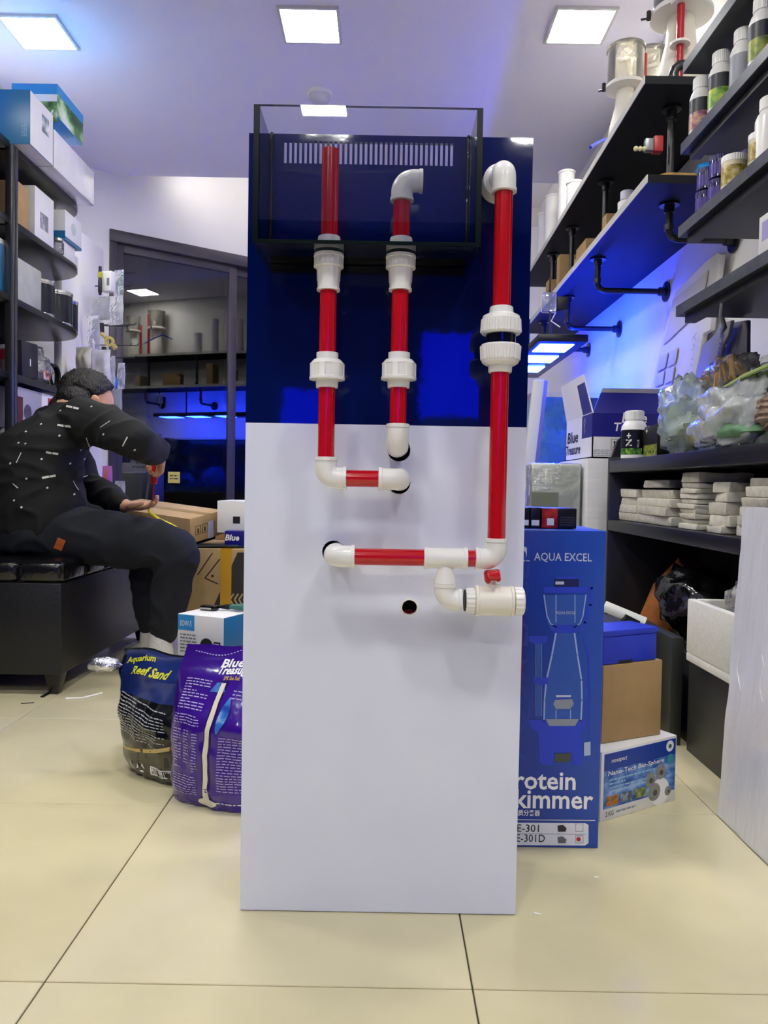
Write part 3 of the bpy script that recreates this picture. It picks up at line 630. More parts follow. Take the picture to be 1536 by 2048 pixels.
MB().box(.052, .054, -.03, .03, .02, .06).build('printed_label', picmat('red_blue_print', ('d8482c', 'd8482c', 'f0d8c8', '2a4cc0'), 30), t, world=False)
q = atx(118, 730, xf); t = thing('hose_coil', 'black hose coil on the lower left shelf behind the head', 'hose', (xf-.06, q.y+.06, z+.062))
b = MB(); b.tube([(0, .055*math.cos(i/24*6.283), .055*math.sin(i/24*6.283)) for i in range(25)], .0075, 8); b.tube([(.016, .05*math.cos(i/24*6.283), .05*math.sin(i/24*6.283)) for i in range(25)], .0075, 8); b.build('coil', mat('black_rubber', '0c0c0e', .4), t, 40, world=False)
# ---- shelf at .83
z = LZ[2]+.001
y0, y1, zz = sb(33, 84, 797, z); t = boxe('fan_box', 'grey-white fan box with a round fan picture on the low left shelf', 'box', -1.7, xf, y0, y1-.002, z+.09, z+.26, mat('greyish_card', 'a9a6b4', .45))
MB().rev((xf, y0+.1, z+.16), (1, 0, 0), [(0, .035), (.0008, .035)], 24).build('printed_fan', mat('fan_print', '4c4a5c', .45, var=.4, vscale=40), t)
MB().box(xf, xf+.0008, y0, y0+.055, z+.1, z+.22).build('printed_patch', mat('dark_red_print', '5a1016', .4), t)
boxt('fan_support', 'flat dark carton under the fan box on the low left shelf', 'box', -1.7, xf, y0+.06, y1+.2, z, z+.088, mat('dark_grey_card', '33333a', .6))
t = boxe('product_box', 'white box with a small red square on the low left shelf', 'box', -1.7, xf, y1, y1+.2, z+.09, z+.26, CARDW); MB().box(xf, xf+.0008, y1+.06, y1+.1, z+.2, z+.245).build('printed_square', mat('bright_red_print', 'c21a30', .4), t)
q = atx(42, 855, xf); blob('cellophane_bag', 'crumpled clear bag next to the post on the low left shelf', 'bag', (xf-.03, q.y-.012, z+.045), (.05, .06, .05), mat('crumpled_film', 'b7b8b4', .12, var=.5, vscale=25, bump=.8, bscale=40), .3, 3, 9, flat=.85)
# near bay of the unit
q = atx(10, 570, SHX-.03)
t = boxe('product_box', 'light blue box with white top edge at the left edge of the photo', 'box', -1.8, SHX-.03, q.y-.14, q.y, LZ[4]+.001, atx(10, 482, SHX-.03).z, [LBLUE, CARDW], (0, 1, 0, 0, 0, 0))
MB().box(SHX-.03, SHX-.0292, q.y-.14, q.y, atx(10, 492, SHX-.03).z, atx(10, 482, SHX-.03).z).build('white_band', WINK, t)
# ================================================================ bench
OX1, OX0, OY0, OY1 = -1.045, -1.478, 2.494, 3.46
zc0, zc1 = at(150, 1167, OY0).z, at(120, 1118, OY0+.06).z
LEA = mat('black_leather', '0b0b0f', .22, var=.2, bump=.15, bscale=60, spec=.6)
LEAB = mat('black_leather_side', '0d0e14', .42, var=.2, bump=.1, bscale=90)
ot = thing('bench', 'black tufted leather storage bench along the left shelves', 'bench', ((OX0+OX1)/2, (OY0+OY1)/2, 0))
MB().box(OX0, OX1, OY0, OY1, .068, zc0).build('body', LEAB, ot, bev=.006)
for x in (OX0+.01, OX1-.06):
    for y in (OY0+.01, OY1-.06):
        b = MB(); b.hexa([V(x+.012, y+.012, 0), V(x+.042, y+.012, 0), V(x+.042, y+.042, 0), V(x+.012, y+.042, 0), V(x, y, .07), V(x+.055, y, .07), V(x+.055, y+.055, .07), V(x, y+.055, .07)]); b.build('leg', mat('black_wood_leg', '0a0a0c', .3), ot, bev=.003)
nx, ny = 3, 5
def sq(u, e=.35):
    return V(*(math.copysign(abs(c)**e, c) for c in u))
for i in range(nx):
    for j in range(ny):
        w_, l_ = (OX1-OX0)/nx, (OY1-OY0)/ny; c = (OX0+w_*(i+.5), OY0+l_*(j+.5), (zc0+zc1)/2)
        hz = (zc1-zc0)/2
        def fn(u):
            q = sq(u, .34); q.z *= (1-.16*(abs(q.x)**8+abs(q.y)**8)) if q.z > 0 else 1; return q
        MB().ball(c, (w_*.56, l_*.56, hz), 28, 14, fn).build('cushion_tuft', LEA, ot, 80)
MB().box(OX0+.01, OX1-.01, OY0+.01, OY1-.01, zc0, (zc0+zc1)/2).build('cushion_base', LEA, ot)
# ================================================================ cartons behind the person's knee
CY0 = 2.9; ctz = at(430, 1098, CY0).z
PCARD = mat('printed_kraft', 'a48a5e', .7, var=.08, vscale=25)
t = boxe('carton', 'large kraft carton with black line print and yellow tape used as a work table', 'box', -.755, -.24, CY0, 3.5, 0, ctz, PCARD)
def strip(pts, wd, y, m, par, nm='printed_line'):
    b = MB()
    for (x0, z0), (x1, z1) in zip(pts, pts[1:]):
        d = V(x1-x0, 0, z1-z0).normalized(); n = V(-d.z, 0, d.x)*wd/2; a, c = V(x0, y, z0), V(x1, y, z1); b.quad(a-n, c-n, c+n, a+n)
    return b.build(nm, m, par)
def pz(px, py, Y=CY0): q = at(px, py, Y); return (q.x, q.z)
strip([pz(395, 1150), pz(425, 1106)], .004, CY0-.0008, INK, t); strip([pz(440, 1118), pz(410, 1156), pz(436, 1168)], .004, CY0-.0008, INK, t)
a1, a2, a3, a4 = (at(*q, CY0-.0008) for q in ((475, 1105), (420, 1228), (500, 1228), (500, 1105)))
MB().add([a1, a2, a3, a4], [(0, 1, 2, 3)]).build('printed_panel', mat('black_print_panel', '23201c', .6), t)
for k in range(4):
    q = pz(460+k*9, 1199); strip([(q[0]+.014, q[1]+.022), (q[0], q[1]), (q[0]+.014, q[1]-.022)], .0055, CY0-.0014, mat('kraft_ink', 'b09a70', .7), t, 'printed_chevron')
MB().cyl((pz(425, 1152)[0], CY0-.001, pz(425, 1152)[1]), (pz(425, 1152)[0], CY0, pz(425, 1152)[1]), .005, 12).build('grommet_hole', INK, t)
x0, x1 = pz(441, 1150)[0], pz(463, 1150)[0]
b = MB(); b.box(x0, x1, CY0-.0022, CY0-.0016, ctz-.26, ctz+.0012); b.box(x0, x1, CY0-.0022, CY0+.25, ctz+.0006, ctz+.0012); b.build('packing_tape', mat('amber_tape', 'b88a1e', .22, var=.08), t)
# kraft shipping box on top, tipped up at the back
A, B_, C_ = at(380, 1038, 2.95), at(448, 1020, 3.13), at(300, 990, 3.42)
ex = (B_-A).normalized(); ey = (C_-B_); ey = (ey-ex*ey.dot(ex)).normalized(); ez = ex.cross(ey)
lx = (B_-A).length; ly = (C_-B_).length*.92; hk = .098
R3 = Matrix((ex, ey, ez)).transposed()
t = thing('shipping_box', 'taped kraft shipping box tipped up on the work table', 'box', A-ez*hk, R=R3)
MB().box(0, lx, 0, ly, 0, hk).build('body', mat('pale_kraft', 'b99b72', .7, var=.06, vscale=20), t, bev=.002, world=False)
b = MB(); b.box(lx*.42, lx*.6, -.0006, ly, hk, hk+.0006); b.build('packing_tape', mat('clear_brown_tape', 'a98c62', .25), t, world=False)
for k in range(3):
    x = lx*.14+k*lx*.2
    b = MB(); w_, h_ = lx*.15, .034
    for q in ((x, x+w_, .028, .0295), (x, x+w_, .028+h_, .0295+h_), (x, x+.0015, .028, .028+h_), (x+w_, x+w_+.0015, .028, .0295+h_)): b.box(q[0], q[1], -.0006, 0, q[2], q[3])
    b.box(x+w_*.4, x+w_*.6, -.0006, 0, .034, .052); b.build('handling_mark', INK, t, world=False)
MB().box(lx*.5, lx*.66, -.0012, -.0006, 0, hk*.7).build('label_strip', mat('pale_blue_film', 'b9c4ea', .2), t, world=False)
MB().box(.02, lx-.02, ly-.12, ly-.02, 0, .001).build('box_flap', KRAFT, t, world=False)
boxt('prop_carton', 'small kraft carton propping the back of the shipping box', 'box', -.74, -.6, 3.38, 3.49, ctz+.001, ctz+.05, KRAFT)
# white pump box and blue box at the right of the work table
q = at(437, 1064, 3.02)
t = boxe('product_box', 'white box with a small pump picture beside the kraft shipping box', 'box', at(434, 1060, 3.02).x, -.27, 3.02, 3.3, ctz+.055, at(470, 1002, 3.02).z, CARDW)
MB().box(at(466, 1040, 3.02).x, at(480, 1040, 3.02).x, 3.0192, 3.02, at(470, 1047, 3.02).z, at(470, 1033, 3.02).z).build('printed_picture', INK, t)
boxt('filler_box', 'flat white carton under the white pump box', 'box', -.6, -.27, 3.05, 3.3, ctz+.001, ctz+.054, CARDW)
t = boxe('product_box', 'dark blue salt box with white script on the work table', 'box', at(449, 1080, 2.96).x, -.255, 2.96, 3.04, ctz+.001, at(470, 1062, 2.96).z, NAVY)
text(t, 'Blue', (at(450, 1080, 2.96).x, 2.9594, at(450, 1081, 2.96).z), (1, 0, 0), (0, 0, 1), w=.055, m=WINK, bold=.03, shear=.2)
t = thing('pliers', 'dark long pliers lying on the work table edge', 'tool', at(420, 1092, CY0+.03)); t.location.z = ctz+.004; BASE[t.name] = Matrix.Translation(t.location)
b = MB(); b.tube([(-.05, 0, .002), (.03, .008, .004), (.12, .0, .004)], [.006, .007, .003], 8); b.build('jaw', mat('dark_steel', '1b1d20', .3, metal=.8), t, 40, world=False); MB().tube([(-.05, .02, .002), (.03, .012, .004), (.12, .004, .004)], [.006, .007, .003], 8).build('jaw', mat('dark_steel', '1b1d20', .3, metal=.8), t, 40, world=False)
MB().tube([(.03, .02, .004), (.1, .03, .003)], .005, 8).build('grip', mat('teal_grip', '2a6f7c', .4), t, 40, world=False)
# ================================================================ EOW-5 box on its support
YE = 2.0
ce = at(447, 1236, YE)             # upper near corner
zeb = at(447, 1322, YE).z
al = at(356, 1219, YE+.06); ang = math.atan2(al.y-ce.y, al.x-ce.x)      # direction of the white face
wl = (V(al.x-ce.x, al.y-ce.y, 0)).length
t = thing('pump_box', 'white and blue wave pump box marked EOW-5 behind the salt bag', 'box', (ce.x, ce.y, zeb), ang+math.pi)
he = ce.z-zeb
b = MB(); b.box(-wl, 0, 0, .15, 0, he); b.mi = [0, 0, 0, 1, 0, 0]; b.build('body', [CARDW, mat('mid_blue_print', '2b7fb6', .35)], t, bev=.0015, world=False)
b = MB(); b.box(-wl+.0005, -wl*.63, -.0006, 0, he*.62, he*.985); b.build('blue_badge', LBLUE, t, world=False)
text(t, 'EOW-5', (-wl*.94, -.0008, he*.72), (1, 0, 0), (0, 0, 1), w=wl*.25, h=he*.13, m=WINK, local=True)
fine_print(t, (-wl*.94, -.0004, he*.5), (1, 0, 0), (0, 0, 1), wl*.36, 6, he*.08, he*.035, mat('grey_ink', '77777c', .5), 4, local=True)
MB().rev((-wl*.36, -.0008, he*.3), (0, 1, 0), [(0, wl*.14), (.0006, wl*.14)], 20).build('printed_pump', mat('pump_print', '1d2a22', .4, var=.6, vscale=30), t, world=False)
MB().box(-wl*.2, -wl*.06, -.0008, 0, he*.08, he*.42).build('printed_controller', INK, t, world=False); MB().box(-wl*.18, -wl*.09, -.0014, -.0008, he*.31, he*.38).build('printed_display', WINK, t, world=False)
fine_print(t, (.0004, .09, he*.8), (0, 1, 0), (0, 0, 1), .05, 5, he*.06, he*.025, mat('pale_blue_ink', '9cc4de', .5), 5, local=True)
MB().rev((.0002, .115, he*.28), (1, 0, 0), [(0, .012), (.0006, .012)], 16).build('printed_pump', INK, t, world=False)
boxt('support_carton', 'plain kraft carton added as a hidden support under the white and blue pump box', 'box', -.3, 0, .005, .3, 0, zeb-.001, KRAFT, T=Matrix.Translation((ce.x+.14, ce.y, 0)) @ Matrix.Rotation(ang+math.pi, 4, 'Z'))  # added support, out of sight, so the pump box does not float
zt_ = ce.z+.001
q = at(418, 1212, YE+.12); t = thing('phone', 'black handset lying on the pump box', 'phone', (q.x, q.y, zt_), -.3)
MB().box(-.022, .026, -.013, .013, 0, .013).build('case', mat('glossy_black', '08080a', .12), t, bev=.003, world=False); MB().box(-.02, .014, -.0136, -.013, .003, .008).build('silver_plate', mat('steel_lid', 'b9b9b4', .25, metal=1), t, world=False)
q = at(462, 1214, YE+.12); t = thing('pliers', 'pliers with teal green grips lying on the pump box', 'tool', (q.x, q.y, zt_), -.2)
MB().tube([(-.035, 0, .008), (-.01, 0, .009), (.0, .003, .009)], [.004, .008, .007], 8).build('jaw', mat('dark_steel', '1b1d20', .3, metal=.8), t, 40, world=False)
for s in (-1, 1): MB().tube([(0, s*.003, .009), (.03, s*.012, .011), (.06, s*.01, .008)], [.006, .008, .006], 8).build('grip', mat('teal_green_grip', '2f6a60', .4), t, 40, world=False)
# ================================================================ printed salt and sand bags
class Bag:
    def __init__(s, root, rz, w, h, d, seed, top=.1, lean=0., wr=1., flare=0., skew=0.):
        s.flare, s.skew = flare, skew
        s.R = Matrix.Rotation(rz, 4, 'Z'); s.o = V(root); s.w, s.h, s.d, s.seed, s.top, s.lean, s.wr = w, h, d, seed, top, lean, wr
    def p(s, u, v, off=0., side=-1):
        """u across -1..1, v up 0..1; side -1 is the printed front"""
        k = max(0., 1-abs(u)**3)**.55
        prof = (.62+.38*math.sin(math.pi*min(1, v*1.15+.12))) if v < .7 else None
        f = min(1, max(0, (1-s.top*.25-v)/.42)); f = f*f*(3-2*f)
        base = .8+.2*min(1, v/.12)
        t = s.d*k*base*(f*.97+.012)
        wv = V(u*1.6, v*3.2, s.seed+side*3)
        t *= 1+.10*s.wr*mnoise.noise(wv*1.3); wrk = .006*s.wr*mnoise.noise(wv*3.3)*f*k
        x = u*s.w/2*(1+.05*math.sin(math.pi*v)-.05*(v > .8)*(v-.8)*5)
        x = x*(1+s.flare*v)+s.skew*v*v
        z = v*s.h + .012*s.wr*mnoise.noise(V(u*1.5, 0, s.seed))*v
        y = side*(t+wrk)+s.lean*v*v
        if v > .82: y += s.top*.1*math.sin((v-.82)/.18*1.4)*(1+u*.4)
        q = V(x, y, z)
        if off: q.y += side*off
        return s.o+(s.R @ q)
    def build(s, name, label, cat, m, seam=None):
        t = thing(name, label, cat, s.o); N1, N2 = 30, 40; b = MB()
        for side in (-1, 1):
            vs = [s.p(i/N1*2-1, j/N2, 0, side) for j in range(N2+1) for i in range(N1+1)]
            b.add(vs, [(j*(N1+1)+i, j*(N1+1)+i+1, (j+1)*(N1+1)+i+1, (j+1)*(N1+1)+i) for j in range(N2) for i in range(N1)])
        vs = [s.p(i/N1*2-1, 0, 0, sd) for sd in (-1, 1) for i in range(N1+1)]
        b.add(vs, [(i, i+1, N1+2+i, N1+1+i) for i in range(N1)])
        b.build('film', m, t, 70); s.t = t; return t
    def patch(s, name, u0, u1, v0, v1, m, off=.001, n=14, k=14, shape=None):
        b = MB(); vs = []
        for j in range(k+1):
            for i in range(n+1):
                v = v0+(v1-v0)*j/k; a, c = (shape(v) if shape else (u0, u1)); vs.append(s.p(a+(c-a)*i/n, v, off))
        b.add(vs, [(j*(n+1)+i, j*(n+1)+i+1, (j+1)*(n+1)+i+1, (j+1)*(n+1)+i) for j in range(k) for i in range(n)])
        return b.build(name, m, s.t, 70)
    def txt(s, st, u, v, w, h, m, rot=0., bold=.0, shear=0., off=.0022):
        text(s.t, st, (0, 0, 0), (1, 0, 0), (0, 1, 0), w=w, h=h, m=m, bold=bold, shear=shear, ext=0)
        o = s.t.children[-1] if False else bpy.data.objects[max((c.name for c in s.t.children if c.name.startswith('lettering')), key=lambda n: int(n.split('.')[1]) if '.' in n else -1)]
        c, sn = math.cos(rot), math.sin(rot); asp = s.w/2/s.h
        for q in o.data.vertices:
            x, y = q.co.x, q.co.y; x, y = x*c-y*sn*1/asp*1, x*sn*asp+y*c
            q.co = s.p(u+x, v+y, off)
        o.matrix_parent_inverse = BASE[s.t.name].inverted(); return o
    def lines(s, u0, u1, v0, rows, pitch, hg, m, seed, slope=0., off=.0016, fill=.8):
        r = random.Random(seed); b = MB()
        for i in range(rows):
            x = u0; lim = u1 if r.random() < fill else u0+(u1-u0)*r.uniform(.3, .9)
            while x < lim-.01:
                l = min(r.uniform(.04, .14), lim-x); v = v0-i*pitch
                q = [(x, v+slope*(x-u0)), (x+l, v+slope*(x+l-u0)), (x+l, v+hg+slope*(x+l-u0)), (x, v+hg+slope*(x-u0))]
                b.quad(*[s.p(a, c, off) for a, c in q]); x += l+.022
        o = b.build('fine_print', m, s.t, weld=False); o['kind'] = 'stuff'; return o
# purple salt bag
c0 = atz(318, 1603, 0); c1 = atz(481, 1634, 0); dv = (c1-c0).normalized(); rz = math.atan2(dv.y, dv.x)
W = .250; ctr = c0+dv*(W/2)+V(-dv.y, dv.x, 0)*.062
hb = at(400, 1300, ctr.y).z
PURP = mat('purple_film', '3a128c', .16, var=.18, vscale=5, bump=.25, bscale=16, coat=.5)
pb = Bag((ctr.x, ctr.y, .001), rz, W, hb, .068, 3., top=.35, lean=.01)
pb.build('salt_bag', 'purple printed sea salt bag with white scoop picture, leaning by the stand', 'bag', PURP)
pb.patch('magenta_corner', .1, .95, .9, .995, mat('magenta_film', '8e2f5c', .2, var=.2), shape=lambda v: (.9-(v-.88)*7.0, .97))
SCO = mat('cream_print', 'e9e3cf', .4)
def sco(v):
    c = -.02-.13*max(0, (v-.38))*0 + (.16*(v-.42) if v > .42 else .02*(v-.42)); return (c-.045-.02*(v < .1), c+.045+.03*(v < .1))
pb.patch('scoop_outline', 0, 0, .035, .8, mat('dark_violet_print', '1c0850', .3), .0012, shape=lambda v: (sco(v)[0]-.025, sco(v)[1]+.03))
pb.patch('printed_scoop', 0, 0, .045, .785, SCO, .0018, shape=sco)
b = pb.patch('printed_scoop_bowl', -.15, .15, .02, .075, SCO, .0019, shape=lambda v: (-.03-.17*math.sqrt(max(0, 1-((v-.047)/.028)**2)), .0+.17*math.sqrt(max(0, 1-((v-.047)/.028)**2))))
pb.patch('printed_coral', .12, .3, .5, .71, picmat('blue_coral_print', ('1a2fa8', '3c86d8', 'd8ecff'), 30), .002, shape=lambda v: (.2+.5*(v-.6)-.07*math.sin(math.pi*(v-.5)/.21), .22+.5*(v-.6)+.09*math.sin(math.pi*(v-.5)/.21)))
pb.patch('printed_mountain', -.2, .1, .735, .79, picmat('mountain_print', ('1c3aa0', '4f8fd8', 'e0ecff'), 25), .0016, shape=lambda v: (-.18+(v-.735)*1.6, .12-(v-.735)*1.8))
pb.txt('Blue', -.16, .872, .45, .05, WINK, 0, .03, .1); pb.txt('Treasure', -.17, .835, .62, .045, WINK, 0, .03, .1)
pb.txt('SPS Sea Salt', .0, .803, .33, .022, mat('gold_ink', 'd8b040', .4), 0, .02, .2)
PI = mat('lilac_ink', 'b8a6e0', .5)
pb.lines(-.72, -.2, .79, 11, .0165, .006, PI, 1); pb.lines(-.74, -.2, .585, 4, .017, .006, PI, 2); pb.lines(-.74, -.55, .49, 14, .0185, .006, PI, 3); pb.lines(-.5, -.38, .49, 12, .0185, .006, PI, 4); pb.lines(-.3, -.2, .48, 14, .0185, .006, PI, 5)
pb.lines(-.75, -.22, .2, 8, .0165, .005, PI, 6, fill=.95)
pb.lines(.28, .8, .74, 3, .02, .006, PI, 7); pb.lines(.2, .8, .47, 20, .0175, .006, PI, 8, fill=.95); pb.lines(.15, .8, .05, 1, .02, .008, WINK, 9)
b = MB()
for i in range(26):
    u = -.78+i*.06; v = .955-.02*math.sin(i*.25); b.quad(pb.p(u, v, .002), pb.p(u+.035, v, .002), pb.p(u+.035, v+.006, .002), pb.p(u, v+.006, .002))
b.build('tear_line_dashes', PI, pb.t, weld=False)['kind'] = 'stuff'
# black / gold sand bag
c0 = atz(226, 1552, 0); c1 = atz(320, 1590, 0); dv = (c1-c0).normalized(); rz = math.atan2(dv.y, dv.x); W = .215
ctr = c0+dv*(W/2-.03)+V(-dv.y, dv.x, 0)*.085; hb = at(290, 1322, ctr.y).z
SB = mat('black_film', '0e1016', .16, var=.3, vscale=5, bump=.3, bscale=15, coat=.5)
sg = Bag((ctr.x, ctr.y, .001), rz, W, hb, .062, 8., top=.5, lean=.012, wr=1.3, flare=.32, skew=-.085)
sg.build('sand_bag', 'black and gold aquarium sand bag with yellow lettering and folded foil top', 'bag', SB)
sg.patch('olive_panel', -.93, .9, .03, .4, mat('olive_film', '4a4636', .22, var=.15, coat=.4), .0008, shape=lambda v: (-.95, .9))
sg.patch('blue_panel', -.9, .9, .66, .985, mat('dark_blue_film', '1a2c6a', .2, var=.35, vscale=7, coat=.4), .0008)
GOLD = mat('gold_print', 'c9ac66', .35)
sg.patch('gold_band', -.9, .9, .2, .3, GOLD, .0014, n=24, k=4) if False else None
b = MB(); vs = []
for i in range(25):
    u = -.95+i/24*1.7; v = .2+.11*((u+.95)/1.7)**1.6; th = .022+.012*(u+1)/2
    vs += [sg.p(u, v, .0014), sg.p(u, v+th, .0014)]
b.add(vs, [(2*i, 2*i+2, 2*i+3, 2*i+1) for i in range(24)]); b.build('gold_band', GOLD, sg.t, 70)
YI = mat('lime_ink', 'c3c62a', .4)
sg.txt('Aquarium', -.82, .865, .72, .06, YI, .12, .03); sg.txt('Reef Sand', -.55, .8, .95, .06, YI, .08, .03); sg.txt('Treasure', .62, .86, .33, .055, WINK, .05, .02)
sg.lines(-.72, .65, .66, 13, .024, .008, mat('grey_white_ink', 'a9abb0', .5), 21, slope=-.05, fill=.7)
sg.patch('barcode_label', .22, .85, .06, .14, WINK, .0016)
b = MB(); r_ = random.Random(5); u = .26
while u < .8:
    w_ = r_.uniform(.008, .025); b.quad(sg.p(u, .075, .0026), sg.p(u+w_, .075, .0026), sg.p(u+w_, .132, .0026), sg.p(u, .132, .0026)); u += w_+r_.uniform(.01, .025)
b.build('barcode_bars', INK, sg.t, weld=False)['kind'] = 'stuff'
b = MB()
for k in range(3):
    a = k*2.094
    b.quad(*[sg.p(-.06+(rr*math.cos(an))*.13, .1+rr*math.sin(an)*.045, .0018) for rr, an in ((.55, a), (1, a), (1, a+1.3), (.55, a+1.3))])
b.build('recycling_mark', WINK, sg.t, weld=False)
b = MB(); b.quad(*[sg.p(u, v, .0018) for u, v in ((-.4, .065), (-.3, .065), (-.32, .115), (-.38, .115))]); b.quad(*[sg.p(u, v, .0018) for u, v in ((-.37, .118), (-.33, .118), (-.33, .135), (-.37, .135))]); b.build('litter_mark', WINK, sg.t, weld=False)
q0, q1 = at(180, 1320, ctr.y-.02), at(238, 1338, ctr.y-.02)
def fnf(u): q = crumple(u, .3, 2.5, 4); return q
MB().ball((q0+q1)/2, ((q1.x-q0.x)*.56, .022, .017), 20, 12, fnf).build('foil_corner', mat('crinkled_foil', 'c9ccd2', .18, metal=.85, var=.5, vscale=40, bump=.8, bscale=60), sg.t, 60)
# scraps on the floor
for nm, lab, pts, m, r in (('cable_tie', 'short black cable tie scrap on the floor by the bench foot', ((84, 1395), (98, 1387)), INK, .006), ('cable_tie', 'thin dark cable tie scrap lying nearer on the floor', ((42, 1408), (68, 1406)), INK, .003), ('paper_strip', 'white paper strip on the floor at the bench foot', ((132, 1398), (165, 1397), (204, 1387)), WHITE, .005), ('foam_crumb', 'tiny white crumb on the floor right of the stand base', ((1068, 1826), (1081, 1830)), WHITE, .0022), ('foam_crumb', 'tiny white crumb on the floor in front of the skimmer box', ((1188, 1755), (1197, 1755)), WHITE, .002)):
    p = [atz(*q, .0) for q in pts]
    for q in p: q.z = r*.6
    b = MB(); b.tube(p, r, 8); b.v = [(x, y, max(0.0005, z*.6)) for x, y, z in b.v]; tag(b.build(nm, m, None, 60), lab, 'scrap')
# ================================================================ right side
YS = 1.488
sx1 = .431; sz1 = at(1212, 1062, YS).z
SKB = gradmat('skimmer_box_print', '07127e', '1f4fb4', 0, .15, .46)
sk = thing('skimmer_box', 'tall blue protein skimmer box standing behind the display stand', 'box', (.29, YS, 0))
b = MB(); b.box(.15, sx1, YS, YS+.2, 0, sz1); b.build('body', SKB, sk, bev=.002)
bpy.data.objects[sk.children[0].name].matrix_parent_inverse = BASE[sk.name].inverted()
yf = YS-.0006
def fp(px, py, y=yf): return at(px, py, y)
def ftext(s_, px0, py0, px1, py1, m, par=sk, **k):
    a, c = fp(px0, py1), fp(px1, py0); text(par, s_, (a.x, yf, a.z), (1, 0, 0), (0, 0, 1), w=c.x-a.x, h=c.z-a.z, m=m, ext=0, **k)
SILV = mat('silver_ink', 'c3cbe0', .4)
ftext('AQUA EXCEL', 1068, 1107, 1184, 1124, SILV, bold=.006)
b = MB()
for k in range(13):
    a0, a1 = math.pi*k/12, math.pi*(k+1)/12
    c = fp(1043, 1110); r1, r0 = .0165, .009
    if k < 12: b.quad(*(V(c.x+r*math.cos(a), yf, c.z+r*math.sin(a)*1.05) for r, a in ((r0, a0), (r1, a0), (r1, a1), (r0, a1))))
for q in ((-.0165, -.009, -.012, 0), (.009, .0165, -.012, 0), (-.0075, .0075, -.012, -.008)): b.quad(*(V(c.x+x, yf, c.z+z) for x, z in ((q[0], q[2]), (q[1], q[2]), (q[1], q[3]), (q[0], q[3]))))
b.build('printed_logo', SILV, sk)
ftext('Protein', 1004, 1543, 1152, 1578, WINK, bold=.018); ftext('Skimmer', 1006, 1580, 1187, 1616, WINK, bold=.018)
ftext('蛋白质分离器', 1014, 1620, 1080, 1631, WINK, bold=.01)
FNT = mat('faint_blue_ink', '1c3ea2', .4)
text(sk, 'AQUA EXCEL', (fp(1056, 1640).x, yf+.0002, fp(1056, 1520).z), (0, 0, 1), (-1, 0, 0), w=.42, h=.05, m=FNT, bold=.01)
def fline(pts, wd, m, nm='printed_outline', y=yf):
    b = MB(); P = [fp(*p) for p in pts]
    for p, q in zip(P, P[1:]):
        d = V(q.x-p.x, 0, q.z-p.z); d.normalize(); n = V(-d.z, 0, d.x)*wd/2; e = d*wd*.3
        b.quad(*(V(v.x, y, v.z) for v in (p-n-e, q-n+e, q+n+e, p+n-e)))
    return b.build(nm, m, sk, weld=False)
def fpoly(pts, m, nm='printed_shape', y=yf): return MB().add([V(fp(*p).x, y, fp(*p).z) for p in pts], [tuple(range(len(pts)))]).build(nm, m, sk)
BR = mat('bright_blue_ink', '2340c8', .4); LB = mat('pale_blue_line', '9fb6e6', .4); MID = mat('mid_blue_ink', '2a56b0', .4); GRY = mat('grey_print', '8f96a2', .4)
fpoly(((1085, 1190), (1172, 1190), (1163, 1245), (1150, 1262), (1104, 1262), (1095, 1245)), MID, y=yf+.0003)
fpoly(((1110, 1262), (1151, 1262), (1165, 1370), (1163, 1450), (1087, 1450), (1089, 1370)), MID, y=yf+.0003)
fline(((1088, 1190), (1094, 1232), (1101, 1247), (1113, 1255)), .002, LB); fline(((1172, 1190), (1166, 1232), (1160, 1247), (1148, 1255)), .002, LB)
fline(((1112, 1190), (1112, 1245)), .0016, LB); fline(((1150, 1190), (1150, 1245)), .0016, LB)
fpoly(((1086, 1174), (1176, 1174), (1174, 1186), (1088, 1186)), BR); fpoly(((1108, 1158), (1158, 1158), (1158, 1174), (1108, 1174)), mat('navy_ink', '101a5c', .4)); fpoly(((1114, 1153), (1150, 1153), (1152, 1158), (1112, 1158)), BR)
fpoly(((1111, 1163), (1128, 1163), (1128, 1169), (1111, 1169)), SILV, y=yf-.0003)
ftext('AQUA EXCEL', 1112, 1223, 1151, 1229, SILV)
fpoly(((1103, 1250), (1157, 1250), (1154, 1266), (1106, 1266)), BR)
fline(((1112, 1266), (1104, 1310), (1093, 1360), (1089, 1400), (1088, 1442)), .003, LB); fline(((1149, 1266), (1155, 1310), (1163, 1360), (1164, 1400), (1162, 1442)), .003, LB)
fpoly(((1072, 1288), (1083, 1288), (1083, 1432), (1072, 1432)), MID); fline(((1072, 1288), (1072, 1432)), .0014, LB); fline(((1083, 1288), (1083, 1432)), .0014, LB)
fpoly(((1058, 1272), (1095, 1272), (1095, 1283), (1085, 1288), (1070, 1288), (1058, 1283)), BR); fpoly(((1067, 1355), (1096, 1355), (1096, 1368), (1080, 1370), (1067, 1364)), BR, y=yf-.0004)
fline(((1178, 1176), (1184, 1176), (1181, 1210), (1170, 1245), (1162, 1262)), .005, BR); fline(((1166, 1266), (1178, 1320), (1180, 1400), (1177, 1480)), .003, BR)
fpoly(((1056, 1440), (1172, 1440), (1170, 1456), (1162, 1462), (1166, 1520), (1160, 1531), (1145, 1531), (1144, 1505), (1108, 1505), (1106, 1531), (1088, 1531), (1079, 1524), (1076, 1465), (1062, 1456)), BR)
fpoly(((1092, 1438), (1158, 1438), (1150, 1452), (1098, 1452)), GRY, y=yf-.0003); fpoly(((1110, 1508), (1142, 1506), (1138, 1524), (1110, 1524)), mat('dark_grey_print', '474b40', .4), y=yf-.0003)
